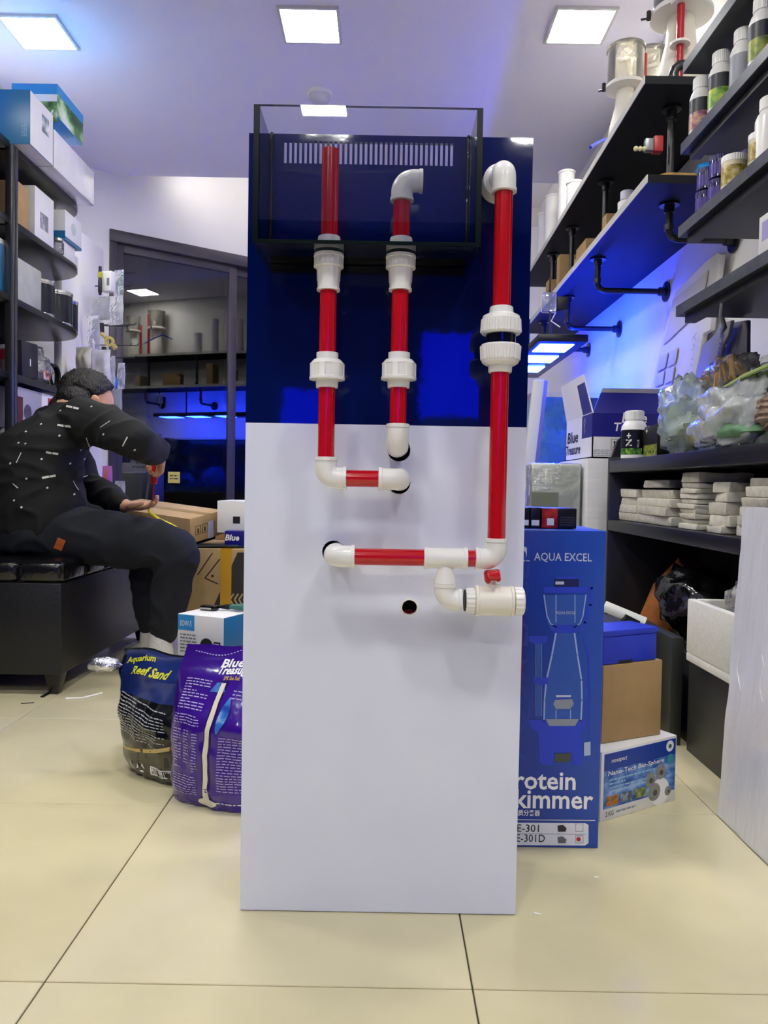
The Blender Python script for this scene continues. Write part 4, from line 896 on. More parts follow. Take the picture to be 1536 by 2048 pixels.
fpoly(((1110, 1400), (1144, 1398), (1148, 1408), (1140, 1418), (1112, 1418), (1106, 1408)), GRY, y=yf-.0003); fpoly(((1112, 1390), (1142, 1390), (1142, 1394), (1112, 1394)), SILV, y=yf-.0003)
fline(((1112, 1420), (1112, 1438)), .0015, LB); fline(((1141, 1420), (1141, 1438)), .0015, LB); fpoly(((1168, 1485), (1181, 1483), (1181, 1510), (1168, 1512)), mat('pale_print', 'a9bcd8', .4), y=yf-.0003)
fline(((1000, 1639), (1190, 1641)), .0012, WINK)
fpoly(((960, 1645), (1170, 1646), (1177, 1650), (1177, 1686), (1170, 1691), (960, 1690)), mat('table_print', 'dfe2ee', .4))
fline(((960, 1667), (1172, 1668)), .0008, GRY, y=yf-.0006)
yf -= .0006
ftext('AE-301', 1018, 1649, 1078, 1663, INK, bold=.003); ftext('AE-301D', 1018, 1669, 1090, 1683, INK, bold=.003)
for y0, c in ((1649, '2c2c30'), (1672, '6a6a70')): fpoly(((1115, y0+2), (1125, y0), (1133, y0+7), (1131, y0+14), (1116, y0+14)), mat('ink_'+c, c, .5), 'printed_pump', yf-.0003)
for y0 in (1648, 1671):
    fline(((1151, y0), (1166, y0), (1166, y0+15), (1151, y0+15), (1151, y0)), .0008, GRY, 'tick_box')
c = fp(1157, 1678); MB().rev((c.x, yf-.0004, c.z), (0, 1, 0), [(0, .0042), (.0003, .0042)], 16).build('red_dot', mat('red_ink', 'c01c24', .5), sk)
yf += .0006
# small cartons lying on the skimmer box
BKC = mat('black_carton_print', '10101a', .3)
ys = YS+.05
for px0, px1, lab, fm in ((1046, 1060, 'small black carton at the left of three on the skimmer box', None), (1061, 1081, 'small black carton in the middle of three on the skimmer box', None), (1083, 1154, 'small black and red carton lying at the right on the skimmer box', 1)):
    a, c_ = at(px0, 1046, ys), at(px1, 1015 if fm is None else 1017, ys)
    t = boxe('small_carton', lab, 'box', a.x, c_.x, ys, ys+.09, sz1+.001, c_.z, BKC, group='small cartons on the skimmer box')
    if fm: MB().box(a.x+.0003, at(1115, 1030, ys).x, ys-.0006, ys, sz1+.002, c_.z-.001).build('red_panel', picmat('red_swirl_print', ('40060c', 'a81420', 'd84a28'), 30), t); MB().box(at(1094, 1030, ys).x, at(1108, 1030, ys).x, ys-.0012, ys-.0006, sz1+.007, sz1+.021).build('white_square', WINK, t); fine_print(t, (at(1120, 1030, ys).x, ys, sz1+.022), (1, 0, 0), (0, 0, 1), .028, 4, .005, .002, mat('dim_ink', '3a3a50', .5), 3)
    else: MB().box(a.x+.002, c_.x-.002, ys-.0006, ys, sz1+.006, sz1+.017).build('white_sticker', WINK, t)
# red pipe standing behind the display
a = at(1046, 1226, 1.461); c_ = at(1046, 1392, 1.461)
MB().rev((a.x-.0128, 1.461, c_.z), (0, 0, 1), [(0, .009), (.003, .0128), (a.z-c_.z-.003, .0128), (a.z-c_.z, .009)], 24).build('rear_pipe', RED, ds, 40)
# ---- nano box, kraft box, blue box
p0, p1 = atz(1200, 1645, 0), atz(1350, 1600, 0); dv = (p1-p0).normalized(); ang = math.atan2(dv.y, dv.x); wn = (p1-p0).length
hn = at(1350, 1470, p1.y).z
OCE = picmat('sea_print', ('0a2a8c', '2460b8', '6f9ad8', 'b9cbe6'), 22, detail=8, stretch=(1, 1, 2))
t = thing('media_box', 'blue and white filter media box with sea print, lowest of the stack', 'box', p0, ang)
b = MB(); b.box(0, wn, 0, .1, 0, hn); b.build('body', CARDW, t, bev=.0015, world=False)
MB().box(.008, wn-.004, -.0004, 0, hn*.17, hn*.96).build('sea_picture', OCE, t, world=False)
MB().box(.008, wn-.004, -.0008, -.0004, hn*.72, hn*.96).build('blue_band', mat('royal_blue_print', '1a3f9c', .35), t, world=False)
text(t, 'Nano-Tech Bio-Sphere', (wn*.08, -.001, hn*.62), (1, 0, 0), (0, 0, 1), w=wn*.74, h=hn*.09, m=WINK, bold=.015, shear=.1, local=True)
text(t, 'maxspect', (wn*.12, -.001, hn*.8), (1, 0, 0), (0, 0, 1), w=wn*.2, h=hn*.07, m=WINK, shear=.2, local=True)
text(t, '2 KG', (wn*.06, -.001, hn*.06), (1, 0, 0), (0, 0, 1), w=wn*.1, h=hn*.07, m=INK, local=True)
fine_print(t, (wn*.1, -.0005, hn*.56), (1, 0, 0), (0, 0, 1), wn*.62, 4, hn*.055, hn*.022, mat('pale_blue_ink', '9cc4de', .5), 12, local=True)
fine_print(t, (wn*.2, -.0005, hn*.08), (1, 0, 0), (0, 0, 1), wn*.25, 1, .01, hn*.025, GRY, 13, local=True)
GR = mat('grey_stone_print', '8d8d88', .6, var=.25, vscale=60)
MB().rev((wn*.78, -.0006, hn*.2), (0, 1, 0), [(0, .031), (.0004, .031)], 24).build('white_cloud', WINK, t, world=False)
for x, z, r in ((.64, .42, .017), (.78, .5, .017), (.7, .22, .02), (.89, .18, .011)):
    MB().rev((wn*x, -.0014, hn*z), (0, 1, 0), [(0, r*.8), (.0008, r)], 24).build('printed_sphere', GR, t, world=False); MB().rev((wn*x+r*.1, -.0018, hn*z-r*.1), (0, 1, 0), [(0, r*.35), (.0004, r*.35)], 16).build('printed_hole', mat('dark_grey_print', '474b40', .4), t, world=False)
for k, cc in enumerate((('5a2a10', 'c87a30', '2f4a20'), ('1c2430', '5a6a80', 'c0c8d0'), ('2a2418', '7a8a40', 'c8c0a0'))):
    MB().box(wn*(.07+k*.18), wn*(.22+k*.18), -.001, -.0004, hn*.2, hn*.34).build('printed_photo', picmat('tank_photo_%s' % 'abc'[k], cc, 60), t, world=False)
MB().rev((wn*.9, -.0012, hn*.86), (0, 1, 0), [(0, .0125), (.0004, .0125)], 24).build('round_badge', WINK, t, world=False); MB().rev((wn*.9, -.0018, hn*.86), (0, 1, 0), [(0, .005), (.0004, .005)], 16).build('badge_mark', mat('green_ink', '1f6a48', .5), t, world=False)
MB().rev((wn*.91, -.0012, hn*.66), (0, 1, 0), [(0, .0115), (.0004, .0115)], 24).build('round_badge', mat('teal_badge', '3f9aa8', .4), t, world=False)
k0 = at(1203, 1497, 1.66); k1 = at(1321, 1468, 1.735); ka = math.atan2(k1.y-k0.y, k1.x-k0.x); wk = V(k1.x-k0.x, k1.y-k0.y, 0).length; hk2 = at(1318, 1320, 1.735).z-hn
t = thing('kraft_box', 'plain kraft mailer box in the middle of the stack', 'box', (k0.x, k0.y, hn+.0008), ka)
MB().box(0, wk, 0, .09, 0, hk2).build('body', mat('kraft_mailer', 'ad8d5c', .7, var=.05, vscale=30), t, bev=.002, world=False)
MB().box(wk-.0005, wk+.001, .03, .06, hk2*.35, hk2*.66).build('slot', INK, t, world=False)
zb0 = hn+.0008+hk2; b1 = at(1310, 1320, 1.745); hb2 = at(1310, 1252, 1.745).z-zb0
RB = mat('royal_blue_box', '1a36c4', .4, var=.03)
t = thing('blue_box', 'royal blue storage box on top of the stack', 'box', (k0.x, k0.y+.004, zb0+.0008), ka)
MB().box(0, wk*.9, 0, .085, 0, hb2*.82).build('body', RB, t, bev=.003, world=False); MB().box(-.002, wk*.9+.002, -.002, .087, hb2*.82, hb2).build('lid', RB, t, bev=.003, world=False)
MB().box(wk*.25, wk*.48, -.0006, .0006, 0, .008).build('finger_notch', INK, t, world=False); MB().box(wk*.06, wk*.84, -.001, 0, hb2*.1, hb2*.12).build('moulded_rim', RB, t, world=False)
# ---- black low cabinet
CX0, CYF, CYN = .84, 2.885, 1.45; XW = X1
cb = thing('low_cabinet', 'black open cabinet with rock shelf along the right wall', 'cabinet', (1.02, 2.2, 0))
CBM = mat('black_cabinet_board', '08080c', .35, var=.2, vscale=12)
MB().box(CX0, XW-.004, CYN, CYF, .77, .815).build('counter_top', CBM, cb, bev=.003)
MB().box(CX0, XW-.004, CYN, CYF, .555, .595).build('shelf', CBM, cb, bev=.003)
MB().box(CX0, XW-.004, CYF, CYF+.022, 0, .83).build('end_panel', mat('dark_grey_edge', '25262c', .3), cb, bev=.003); MB().box(CX0, XW-.004, CYN-.022, CYN, 0, .815).build('end_panel', CBM, cb, bev=.003)
MB().box(XW-.016, XW-.004, CYN, CYF, 0, .77).build('back_board', mat('deep_black_board', '060609', .6), cb); MB().box(CX0+.02, XW-.016, CYN, CYF, .0, .03).build('plinth', CBM, cb)
b = MB(); b.poly([(CX0+.01, CYF+.002, .83), (CX0+.12, CYF+.002, .83), (CX0+.12, CYF+.002, .93), (CX0+.07, CYF+.002, .93), (CX0+.03, CYF+.002, .89)], (0, .018, 0)); b.build('end_wing', CBM, cb)
# rocks
ORD = ('lowest', 'second from the bottom', 'third from the bottom', 'fourth from the bottom', 'fifth from the bottom', 'sixth from the bottom', 'seventh from the bottom', 'eighth from the bottom', 'topmost')
RK = [mat('chalk_rock_%s' % 'ab'[i], c, .85, var=.12, vscale=40, bump=.35, bscale=60) for i, c in enumerate(('d6d2c2', 'c9c5b4'))]
def rock_mesh(seed, lx, ly, lz):
    r = random.Random(seed); b = MB(); n = 5; vs = []
    for i in range(n+1):
        x = lx*(i/n-.5); j = lambda a: r.uniform(-a, a)
        for sy, sz in ((-1, 0), (1, 0), (1, 1), (-1, 1)): vs.append((x+j(.004), sy*ly/2+j(.004), (lz if sz else 0)+(j(.0025) if sz else 0)))
    fs = [(4*i+k, 4*i+(k+1) % 4, 4*(i+1)+(k+1) % 4, 4*(i+1)+k) for i in range(n) for k in range(4)]+[(3, 2, 1, 0), (4*n, 4*n+1, 4*n+2, 4*n+3)]
    return b.add(vs, fs)
def rock(px, lev, lx, ly, lz, lab, seed, rz=0., z=None, xo=0., grp='chalk rock bars on the cabinet shelf'):
    q = atx(px, 1030, CX0+.02); zz = .596 if z is None else z
    b = rock_mesh(seed, lx, ly, lz); T = Matrix.Translation((CX0+.025+lx/2+xo, q.y, zz)) @ Matrix.Rotation(rz, 4, 'Z'); b.v = [tuple(T @ V(v)) for v in b.v]
    o = b.build('rock_bar', RK[seed % 2], None, bev=.004); tag(o, lab, 'rock', grp); return zz+lz
L1, L2, L3 = 'white chalk rock bar in the left stack on the cabinet shelf', 'white chalk rock slab in the film wrapped middle stack', 'white chalk rock bar in the right stack on the cabinet shelf'
for (px0, px1, n, hh, lab, sd) in ((1232, 1262, 4, .029, L1, 1), (1268, 1325, 4, .029, L1, 20)):
    z = .596
    for k in range(n):
        ya, yb2 = atx(1226+rnd.uniform(0, 3), 1030, CX0+.02).y, atx(1262, 1030, CX0+.02).y
        if sd == 20: ya, yb2 = atx(1263, 1030, CX0+.02).y, atx(1335+rnd.uniform(-8, 3), 1030, CX0+.02).y
        z = rock(1245 if sd == 1 else 1297, k, .2, abs(ya-yb2)*.94, hh*rnd.uniform(.9, 1.05), ('chalk rock bar %s in the %s column of the left stack' % (ORD[k], 'far' if sd == 1 else 'near')), sd+k, rnd.uniform(-.04, .04), z, rnd.uniform(0, .02))
rock(1285, 5, .2, .13, .026, 'white chalk rock bar lying skew on top of the left stack', 40, .35, .596+.119, .02)
z = .596
for k in range(9):
    z = rock(1368, k, .2, .12, .0145*rnd.uniform(.95, 1.05), 'thin chalk slab %s in the tall film wrapped stack' % ORD[k], 60+k, rnd.uniform(-.05, .05), z, rnd.uniform(0, .012))
MB_ = MB(); yA, yB = atx(1336, 1030, CX0).y, atx(1402, 1030, CX0).y
ztop2 = z
rock(1366, 9, .16, .1, .03, 'thick chalk block on top of the film wrapped slabs', 75, .08, z+.001, .01)
z = rock(1424, 0, .2, .09, .018, 'thin chalk slab at the foot of the crooked middle stack', 80, .0, None, .0); z = rock(1422, 1, .2, .085, .03, 'chalk block second from the bottom of the crooked middle stack', 82, .25, z, .005)
z = rock(1424, 2, .2, .085, .034, 'chalk block third from the bottom of the crooked middle stack', 83, .1, z, .005); z = rock(1432, 3, .2, .09, .024, 'chalk bar fourth from the bottom of the crooked middle stack', 84, -.1, z, .01); rock(1428, 4, .2, .085, .027, 'chalk bar with dark stains on top of the crooked middle stack', 85, .05, z, .01)
z = .596
for k in range(6): z = rock(1490+(0, 4, 8, 14, 20, 22)[k], k, .2, .14, .025*rnd.uniform(.9, 1.1), 'chalk rock bar %s in the right stack by the wrapped sheet' % ORD[k], 90+k, rnd.uniform(-.06, .06), z, rnd.uniform(0, .012))
# things in the dark compartment under the shelf
blob('plastic_bag', 'black plastic bag heaped in the cabinet behind the white foam box', 'bag', (.97, 2.36, .35), (.1, .2, .12), mat('black_bag_film', '08080c', .14, var=.3, bump=.9, bscale=14, coat=.3), .3, 2.2, 14)
boxt('carton', 'dark carton in the cabinet carrying the black plastic bag', 'box', .9, 1.15, 2.1, 2.6, .031, .225, mat('dark_grey_card', '33333a', .6))
t = thing('light_tube', 'white strip light leaning behind the blue storage box', 'lamp', (.7, 2.3, .33)); a, c_ = at(1208, 1212, 2.28), at(1290, 1246, 2.24)
MB().tube([a, c_], .017, 14).build('tube_body', mat('white_tube', 'dfe2da', .3), t, 40); MB().box(-.03, .03, -.012, .012, -.012, .012, Matrix.Translation(a*.32+c_*.68+V(0, -.012, -.012)) @ Matrix.Rotation(.45, 4, 'Y')).build('end_cap', INK, t)
boxt('grey_box', 'grey carton behind the blue storage box carrying the strip light', 'box', at(1213, 1300, 2.3).x-.02, at(1290, 1300, 2.3).x, 2.26, 2.5, .0, at(1250, 1250, 2.3).z, mat('dark_grey_card', '33333a', .6))
t = thing('driftwood', 'brown curved driftwood inside the dark cabinet compartment', 'wood', (1.05, 2.75, .03))
MB().tube([(.98, 2.76, .1), (1.0, 2.75, .22), (1.03, 2.72, .34), (1.07, 2.66, .45)], [.07, .08, .075, .05], 10).build('branch', mat('orange_brown_wood', '9a5a22', .6, var=.4, vscale=14, bump=.5), t, 60)
# ---- dark floor boxes, foam box, wrapped sheet
DG = mat('charcoal_laminate', '2b2c2a', .4, var=.08)
boxt('floor_cabinet', 'charcoal floor box under the white foam box', 'box', .835, 1.0, 1.8, 2.078, 0, .262, DG)
boxt('floor_cabinet', 'charcoal floor box beside the kraft mailer, far one of two', 'box', .80, .832, 2.11, 2.62, 0, .30, mat('charcoal_laminate_b', '30332f', .4, var=.08))
fo = thing('foam_box', 'white polystyrene box holding a plastic bag on the floor cabinet', 'box', (.9, 1.86, .265))
FOAM = mat('polystyrene', 'e6e4da', .75, var=.04, vscale=60, bump=.15, bscale=120)
b = MB(); x0, x1, y0, y1, z0, z1 = .795, 1.02, 1.69, 2.0, .264, .425; th = .022
for q in ((x0, x1, y0, y1, z0, z0+th), (x0, x0+th, y0, y1, z0+th, z1), (x1-th, x1, y0, y1, z0+th, z1), (x0+th, x1-th, y0, y0+th, z0+th, z1), (x0+th, x1-th, y1-th, y1, z0+th, z1)): b.box(*q)
b.build('tub', FOAM, fo, weld=False, bev=.004)
blob('plastic_bag', 'crumpled clear plastic bag sticking out of the foam box', 'bag', (.905, 1.83, .40), (.075, .11, .105), film('bag_film_thick', (.8, .82, .8), .12, 2.4, dens=.5, col=(.8, .8, .76), bump=1.0, bscale=26), .4, 2.4, 22, n=36, k=24)
WRP = mat('wrapped_sheet_white', 'e9e9ee', .16, var=.05, vscale=6, bump=.55, bscale=9, coat=.7, stretch=(1, 3, .6))
wr = thing('wrapped_sheet', 'plastic wrapped white sheet leaning at the right edge', 'panel', (.76, 1.3, 0))
pts = []
NY, NZ = 30, 36; vs = []; b = MB()
for s_ in (0, 1):
    for j in range(NZ+1):
        for i in range(NY+1):
            y = .75+i/NY*(1.655-.75); v = j/NZ; z = v*.672
            x = .737+.05*v+.0035*mnoise.noise(V(y*7, z*14+y*20, s_*5)) + s_*.03
            vs.append((x, y+.03*v*(i/NY), max(.001, z)))
k = (NY+1)*(NZ+1)
fs = [(s_*k+j*(NY+1)+i, s_*k+j*(NY+1)+i+1, s_*k+(j+1)*(NY+1)+i+1, s_*k+(j+1)*(NY+1)+i) for s_ in (0, 1) for j in range(NZ) for i in range(NY)]
rim = [j*(NY+1) for j in range(NZ+1)]; rim2 = [j*(NY+1)+NY for j in range(NZ+1)]; top = [NZ*(NY+1)+i for i in range(NY+1)]; bot = list(range(NY+1))
for L_ in (rim, rim2, top, bot): fs += [(L_[i], L_[i+1], k+L_[i+1], k+L_[i]) for i in range(len(L_)-1)]
b.add(vs, fs); b.build('sheet', WRP, wr, 70)
r_ = random.Random(3)
for q in range(9):
    y0 = r_.uniform(1.0, 1.62); z0 = r_.uniform(.05, .55); b = MB(); pts = []
    for i in range(6):
        z = z0+i*.018; y = y0+.008*math.sin(i*1.3+q); pts.append((.737+.05*z/.672-.001, y+i*.004, z))
    b.tube(pts, [.0005, .0016, .002, .0018, .0014, .0005], 6); b.build('film_wrinkle', mat('shiny_film_ridge', 'e8e8ec', .08, coat=1.), wr, 60)
# ================================================================ white cartons at the cabinet end
bx0, by0, by1 = .82, 3.06, 3.5; bzb, bzt = .832, 1.01
wc = boxe('carton', 'tall plain white carton under the open blue and white carton', 'box', .80, 1.10, 3.04, 3.52, 0, bzb-.002, mat('white_corrugated', 'dadada', .55, var=.04, vscale=6, stretch=(1, 1, 14)))
ob = thing('open_carton', 'open white and navy salt carton with raised flaps', 'box', (bx0+.18, (by0+by1)/2, bzb))
b = MB(); th = .005; X1b = 1.09
for q in ((bx0, X1b, by0, by1, bzb, bzb+th), (bx0, bx0+th, by0, by1, bzb, bzt), (X1b-th, X1b, by0, by1, bzb, bzt), (bx0, X1b, by0, by0+th, bzb, bzt), (bx0, X1b, by1-th, by1, bzb, bzt)): b.box(*q)
b.build('body', CARDW, ob, weld=False)
zn = bzb+.085
MB().box(bx0-.0008, bx0, by0-.0008, by0+.16, zn, bzt).build('navy_band', NAVY, ob); MB().box(bx0-.0008, X1b, by0-.0008, by0, zn, bzt).build('navy_band', NAVY, ob)
# flaps: left one stands up and out, front one folded up
b = MB(); a0, a1 = V(bx0, by0, bzt), V(bx0, by1, bzt); u = V(-.035, .0, .155); b.hexa([a0, a0+V(.004, 0, 0), a1+V(.004, 0, 0), a1, a0+u+V(0, .03, 0), a0+u+V(.004, .03, 0), a1+u+V(.004, -.02, 0), a1+u+V(0, -.02, 0)]); b.build('flap', CARDW, ob)
b = MB(); f0, f1 = a0+V(-.001, .01, .004), a0+V(-.001, .15, .004); b.add([f0, f1, f1+u*.78, f0+u*.78+V(0, .02, 0)], [(0, 1, 2, 3)]); b.build('navy_panel', NAVY, ob)
g0, g1 = V(bx0+.02, by1, bzt), V(X1b, by1, bzt); u2 = V(0, -.05, .14)
g0, g1 = V(bx0, by0, bzt), V(X1b, by0, bzt); u2 = V(.05, .05, .105)
b = MB(); b.hexa([g0, g1, g1+V(0, .004, 0), g0+V(0, .004, 0), g0+u2, g1+u2+V(.0, 0, 0), g1+u2+V(0, .004, 0), g0+u2+V(0, .004, 0)]); b.build('flap', NAVY, ob)
h0, h1 = g0+u2*.82+V(0, -.001, 0), g1+u2*.82+V(0, -.001, 0); b = MB(); b.add([h0, h1, h1+u2*.18, h0+u2*.18], [(0, 1, 2, 3)]); b.build('grey_edge_band', mat('grey_card_edge', '8c8a90', .6), ob)
text(ob, 'Blue', (bx0+.115, by0-.001, zn+.055), (1, 0, 0), (0, 0, 1), w=.1, m=WINK, bold=.015, shear=.15); text(ob, 'Treasure', (bx0+.085, by0-.001, zn+.022), (1, 0, 0), (0, 0, 1), w=.17, h=.034, m=WINK, bold=.015, shear=.15)
text(ob, 'Blue', (bx0-.001, by1-.03, zn-.01), (0, -1, 0), (0, 0, 1), w=.19, h=.05, m=INK, bold=.015, shear=.15); text(ob, 'Treasure', (bx0-.001, by1-.01, zn-.06), (0, -1, 0), (0, 0, 1), w=.25, h=.042, m=INK, bold=.015, shear=.15)
b = MB(); hx, hz = bx0+.075, bzb+.035
for q in ((0, .04, 0, .0015), (0, .04, .04, .0415), (0, .0015, 0, .04), (.04, .0415, 0, .0415), (.006, .034, .008, .0105), (.012, .015, .012, .03), (.026, .029, .012, .03)): b.box(hx+q[0], hx+q[1], by0-.001, by0-.0002, hz+q[2], hz+q[3])
for c in (.0135, .0275): b.add([(hx+c-.005, by0-.001, hz+.026), (hx+c+.005, by0-.001, hz+.026), (hx+c, by0-.001, hz+.036)], [(0, 1, 2)])
b.build('this_way_up_mark', INK, ob)
fine_print(ob, (bx0+.006, by0-.0002, bzb+.03), (1, 0, 0), (0, 0, 1), .12, 4, .007, .003, GRY, 31)
b = MB()
for o_, up in ((V(bx0-.0016, by0+.12, zn+.02), V(0, 0, 1)), (f0+V(-.002, .09, .02), u.normalized())):
    pts = [(0, 0), (-.012, .015), (-.004, .028), (-.014, .045), (-.006, .062), (.006, .055), (.006, .04), (.0, .028)]
    for (p, q), (r2, s2) in zip(pts, pts[1:]):
        A_, B2 = o_+V(0, p, 0)+up*q, o_+V(0, r2, 0)+up*s2; n_ = V(0, .0015, 0); b.quad(A_-n_, B2-n_, B2+n_, A_+n_)
b.build('white_scribble_mark', WINK, ob, weld=False)
wb0 = at(1064, 925, 3.1); wb1 = at(1137, 925, 3.1)
wpk = thing('wrapped_carton', 'film wrapped white carton left of the tall white carton', 'box', ((wb0.x+wb1.x)/2, 3.2, 0))
MB().box(wb0.x, .79, 3.1, 3.5, 0, wb0.z-.004).build('body', mat('greenish_white_card', 'd3d5cc', .5), wpk, bev=.01)
MB().box(wb0.x-.004, .793, 3.094, 3.505, 0.001, wb0.z).build('film', film('stretch_film', (.93, .95, .93), .1, 2.2, dens=.12, bump=1.2, bscale=12), wpk, bev=.01)
a, c_ = at(1062, 1020, 3.093), at(1117, 985, 3.093); MB().box(a.x, c_.x, 3.091, 3.0935, a.z, c_.z).build('label_patch', mat('grey_green_patch', '6f7568', .5), wpk)
# leaning grey profile at the cabinet
lp = thing('board', 'grey white board leaning beside the open carton', 'board', at(1058, 930, 3.3)); 
A_, B2 = at(1052, 950, 3.28), at(1076, 762, 3.5); b = MB(); d = V(.055, 0, 0)
b.hexa([A_, A_+d*.5, A_+d*.5+V(0, .03, 0), A_+V(0, .03, 0), B2, B2+d, B2+d+V(0, .03, 0), B2+V(0, .03, 0)]); b.v = [(x, y, z) for x, y, z in b.v]; lo = at(1046, 1046, 3.2)
b2 = MB(); w_ = .05
b2.hexa([V(.56, 3.52, 0), V(.56+w_, 3.52, 0), V(.56+w_, 3.55, 0), V(.56, 3.55, 0), V(B2.x, 3.6, B2.z+.02), V(B2.x+w_, 3.6, B2.z+.02), V(B2.x+w_, 3.63, B2.z+.02), V(B2.x, 3.63, B2.z+.02)]); b2.build('plank', mat('grey_white_laminate', 'b9bab4', .45), lp, bev=.002)
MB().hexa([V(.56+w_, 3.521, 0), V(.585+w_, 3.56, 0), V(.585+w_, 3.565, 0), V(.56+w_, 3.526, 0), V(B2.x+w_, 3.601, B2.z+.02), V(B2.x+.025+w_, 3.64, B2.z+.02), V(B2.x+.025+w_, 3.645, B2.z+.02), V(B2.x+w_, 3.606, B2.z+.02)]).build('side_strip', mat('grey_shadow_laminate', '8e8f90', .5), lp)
# ================================================================ reef tank with blue lights at the right wall
TKX0, TKX1, TKY0, TKY1, TKZ0, TKZ1 = .70, 1.185, 3.72, 4.9, .62, 1.17
st = thing('tank_cabinet', 'black cabinet under the glowing blue tank', 'cabinet', (.94, 4.3, 0)); MB().box(TKX0, TKX1, TKY0, TKY1, 0, TKZ0-.002).build('body', BLACKM, st, bev=.003)
rt = thing('reef_tank', 'glowing blue reef aquarium against the right wall', 'aquarium', (.94, 4.3, TKZ0))
gg = .008; b = MB()
for q in ((TKX0, TKX1, TKY0, TKY0+gg, TKZ0, TKZ1), (TKX0, TKX1, TKY1-gg, TKY1, TKZ0, TKZ1), (TKX0, TKX0+gg, TKY0+gg, TKY1-gg, TKZ0, TKZ1), (TKX1-gg, TKX1, TKY0+gg, TKY1-gg, TKZ0, TKZ1), (TKX0, TKX1, TKY0, TKY1, TKZ0-.001, TKZ0+gg)):
    MB().box(*q).build('pane', CLEAR, rt)
MB().box(TKX0+gg, TKX1-gg, TKY0+gg, TKY1-gg, TKZ0+gg, TKZ1-.02).build('water', film('tank_water', (.35, .7, .95), .03, 1.2, dens=.35, col=(.1, .35, .9)), rt)
MB().box(TKX0+.02, TKX1-.02, TKY0+.02, TKY1-.02, TKZ0+.009, TKZ0+.06).build('sand_bed', mat('reef_sand', 'c8d0d8', .8, var=.2, vscale=50), rt)
for k, (x, y, r) in enumerate(((.8, 3.9, .09), (1.05, 4.1, .13), (.85, 4.5, .12))): blob('coral_rock', None, None, (x, y, TKZ0+.06+r*.6), (r, r, r*.9), mat('coral_rock', '6a86a8', .8, var=.4, vscale=30, bump=.6), .35, 2.5, 30+k, parent=rt)
LEDB = emat('blue_led', '2040ff', 60.)
lf = thing('led_fixture', 'black reef light with three bright blue-white panels over the tank', 'lamp', (.83, 4.1, 1.40))
zf = 1.388
MB().box(.70, .93, 3.58, 4.75, zf, zf+.035).build('housing', mat('black_metal', '0d0f18', .35), lf, bev=.004)
for k, y in enumerate((3.64, 3.96, 4.30)): MB().box(.72, .88, y, y+.2, zf-.004, zf-.0005).build('led_panel', LEDB, lf)
b = MB(); b.tube([(.82, 3.9, zf+.035), (.82, 3.9, 1.69)], .008, 8); b.tube([(.82, 4.5, zf+.035), (.82, 4.5, 1.69)], .008, 8); b.build('hanger', BLKPIPE, lf, 40)
for y, e in ((3.8, 6.), (4.35, 5.)):        # added blue fill for the tank's glow, aimed at wall and shelf underside
    L_ = bpy.data.lights.new('reef_fill_light', 'AREA'); L_.color = (.004, .03, 1.0); L_.energy = e; L_.shape = 'RECTANGLE'; L_.size = .5; L_.size_y = .04
    o = bpy.data.objects.new('reef_fill_light', L_); COL.objects.link(o); o.parent = lf
    zq = V(-.72, 0, -.69).normalized(); xq = V(0, 1, 0); yq = zq.cross(xq); M_ = Matrix((xq, yq, zq)).transposed().to_4x4(); M_.translation = (.935, y, zf+.02)
    o.matrix_parent_inverse = BASE[lf.name].inverted(); o.matrix_local = BASE[lf.name].inverted() @ M_; o.matrix_basis = M_
# small camera like controller and wire on the fixture
q = at(1112, 600, 3.62); t = thing('wave_controller', 'clear and black pump controller hanging above the reef light', 'controller', (q.x-.03, 3.62, 1.53))
b = MB(); b.box(-.035, .03, -.02, .02, .0, .09); b.build('clear_case', film('case_clear', (.75, .8, .85), .05, 2.0, dens=.2), t, world=False, bev=.006); MB().box(.032, .085, -.02, .02, .01, .07).build('black_case', INK, t, world=False, bev=.004); MB().tube([(.03, 0, 0), (.01, 0, -.04), (.05, -.01, -.07)], .003, 6).build('cable', WHITE, t, 40, world=False)
MB().box(-.004, .004, -.004, .004, .09, .16).build('bracket', INK, t, world=False)
# ================================================================ far wall shelves on iron pipe brackets
SW = mat('pale_shelf_edge', 'c9c7bd', .5); SU = mat('black_shelf_underside', '0d0e16', .6, spec=.2, var=.1)
def wall_shelf(name, label, z, yn, yf_, xn, xf_, th=.026):
    t = thing(name, label, 'shelf', ((xn+X1)/2, yn, z)); b = MB()
    b.hexa([V(xn+.003, yn, z-th), V(X1-.002, yn, z-th), V(X1-.002, yf_, z-th), V(xf_+.003, yf_, z-th), V(xn+.003, yn, z), V(X1-.002, yn, z), V(X1-.002, yf_, z), V(xf_+.003, yf_, z)]); b.build('board', SU, t)
    b = MB(); b.hexa([V(xn, yn, z-th), V(xn+.003, yn, z-th), V(xf_+.003, yf_, z-th), V(xf_, yf_, z-th), V(xn, yn, z), V(xn+.003, yn, z), V(xf_+.003, yf_, z), V(xf_, yf_, z)]); b.build('edge_band', SW, t); return t
ZT, ZL = 2.06, 1.725
wt = wall_shelf('wall_shelf', 'long upper wall shelf carrying the white reactors and tubes', ZT, 2.56, 5.1, .825, .873)
wl_ = wall_shelf('wall_shelf', 'long lower wall shelf above the blue tank', ZL, 2.52, 4.95, .83, .86)
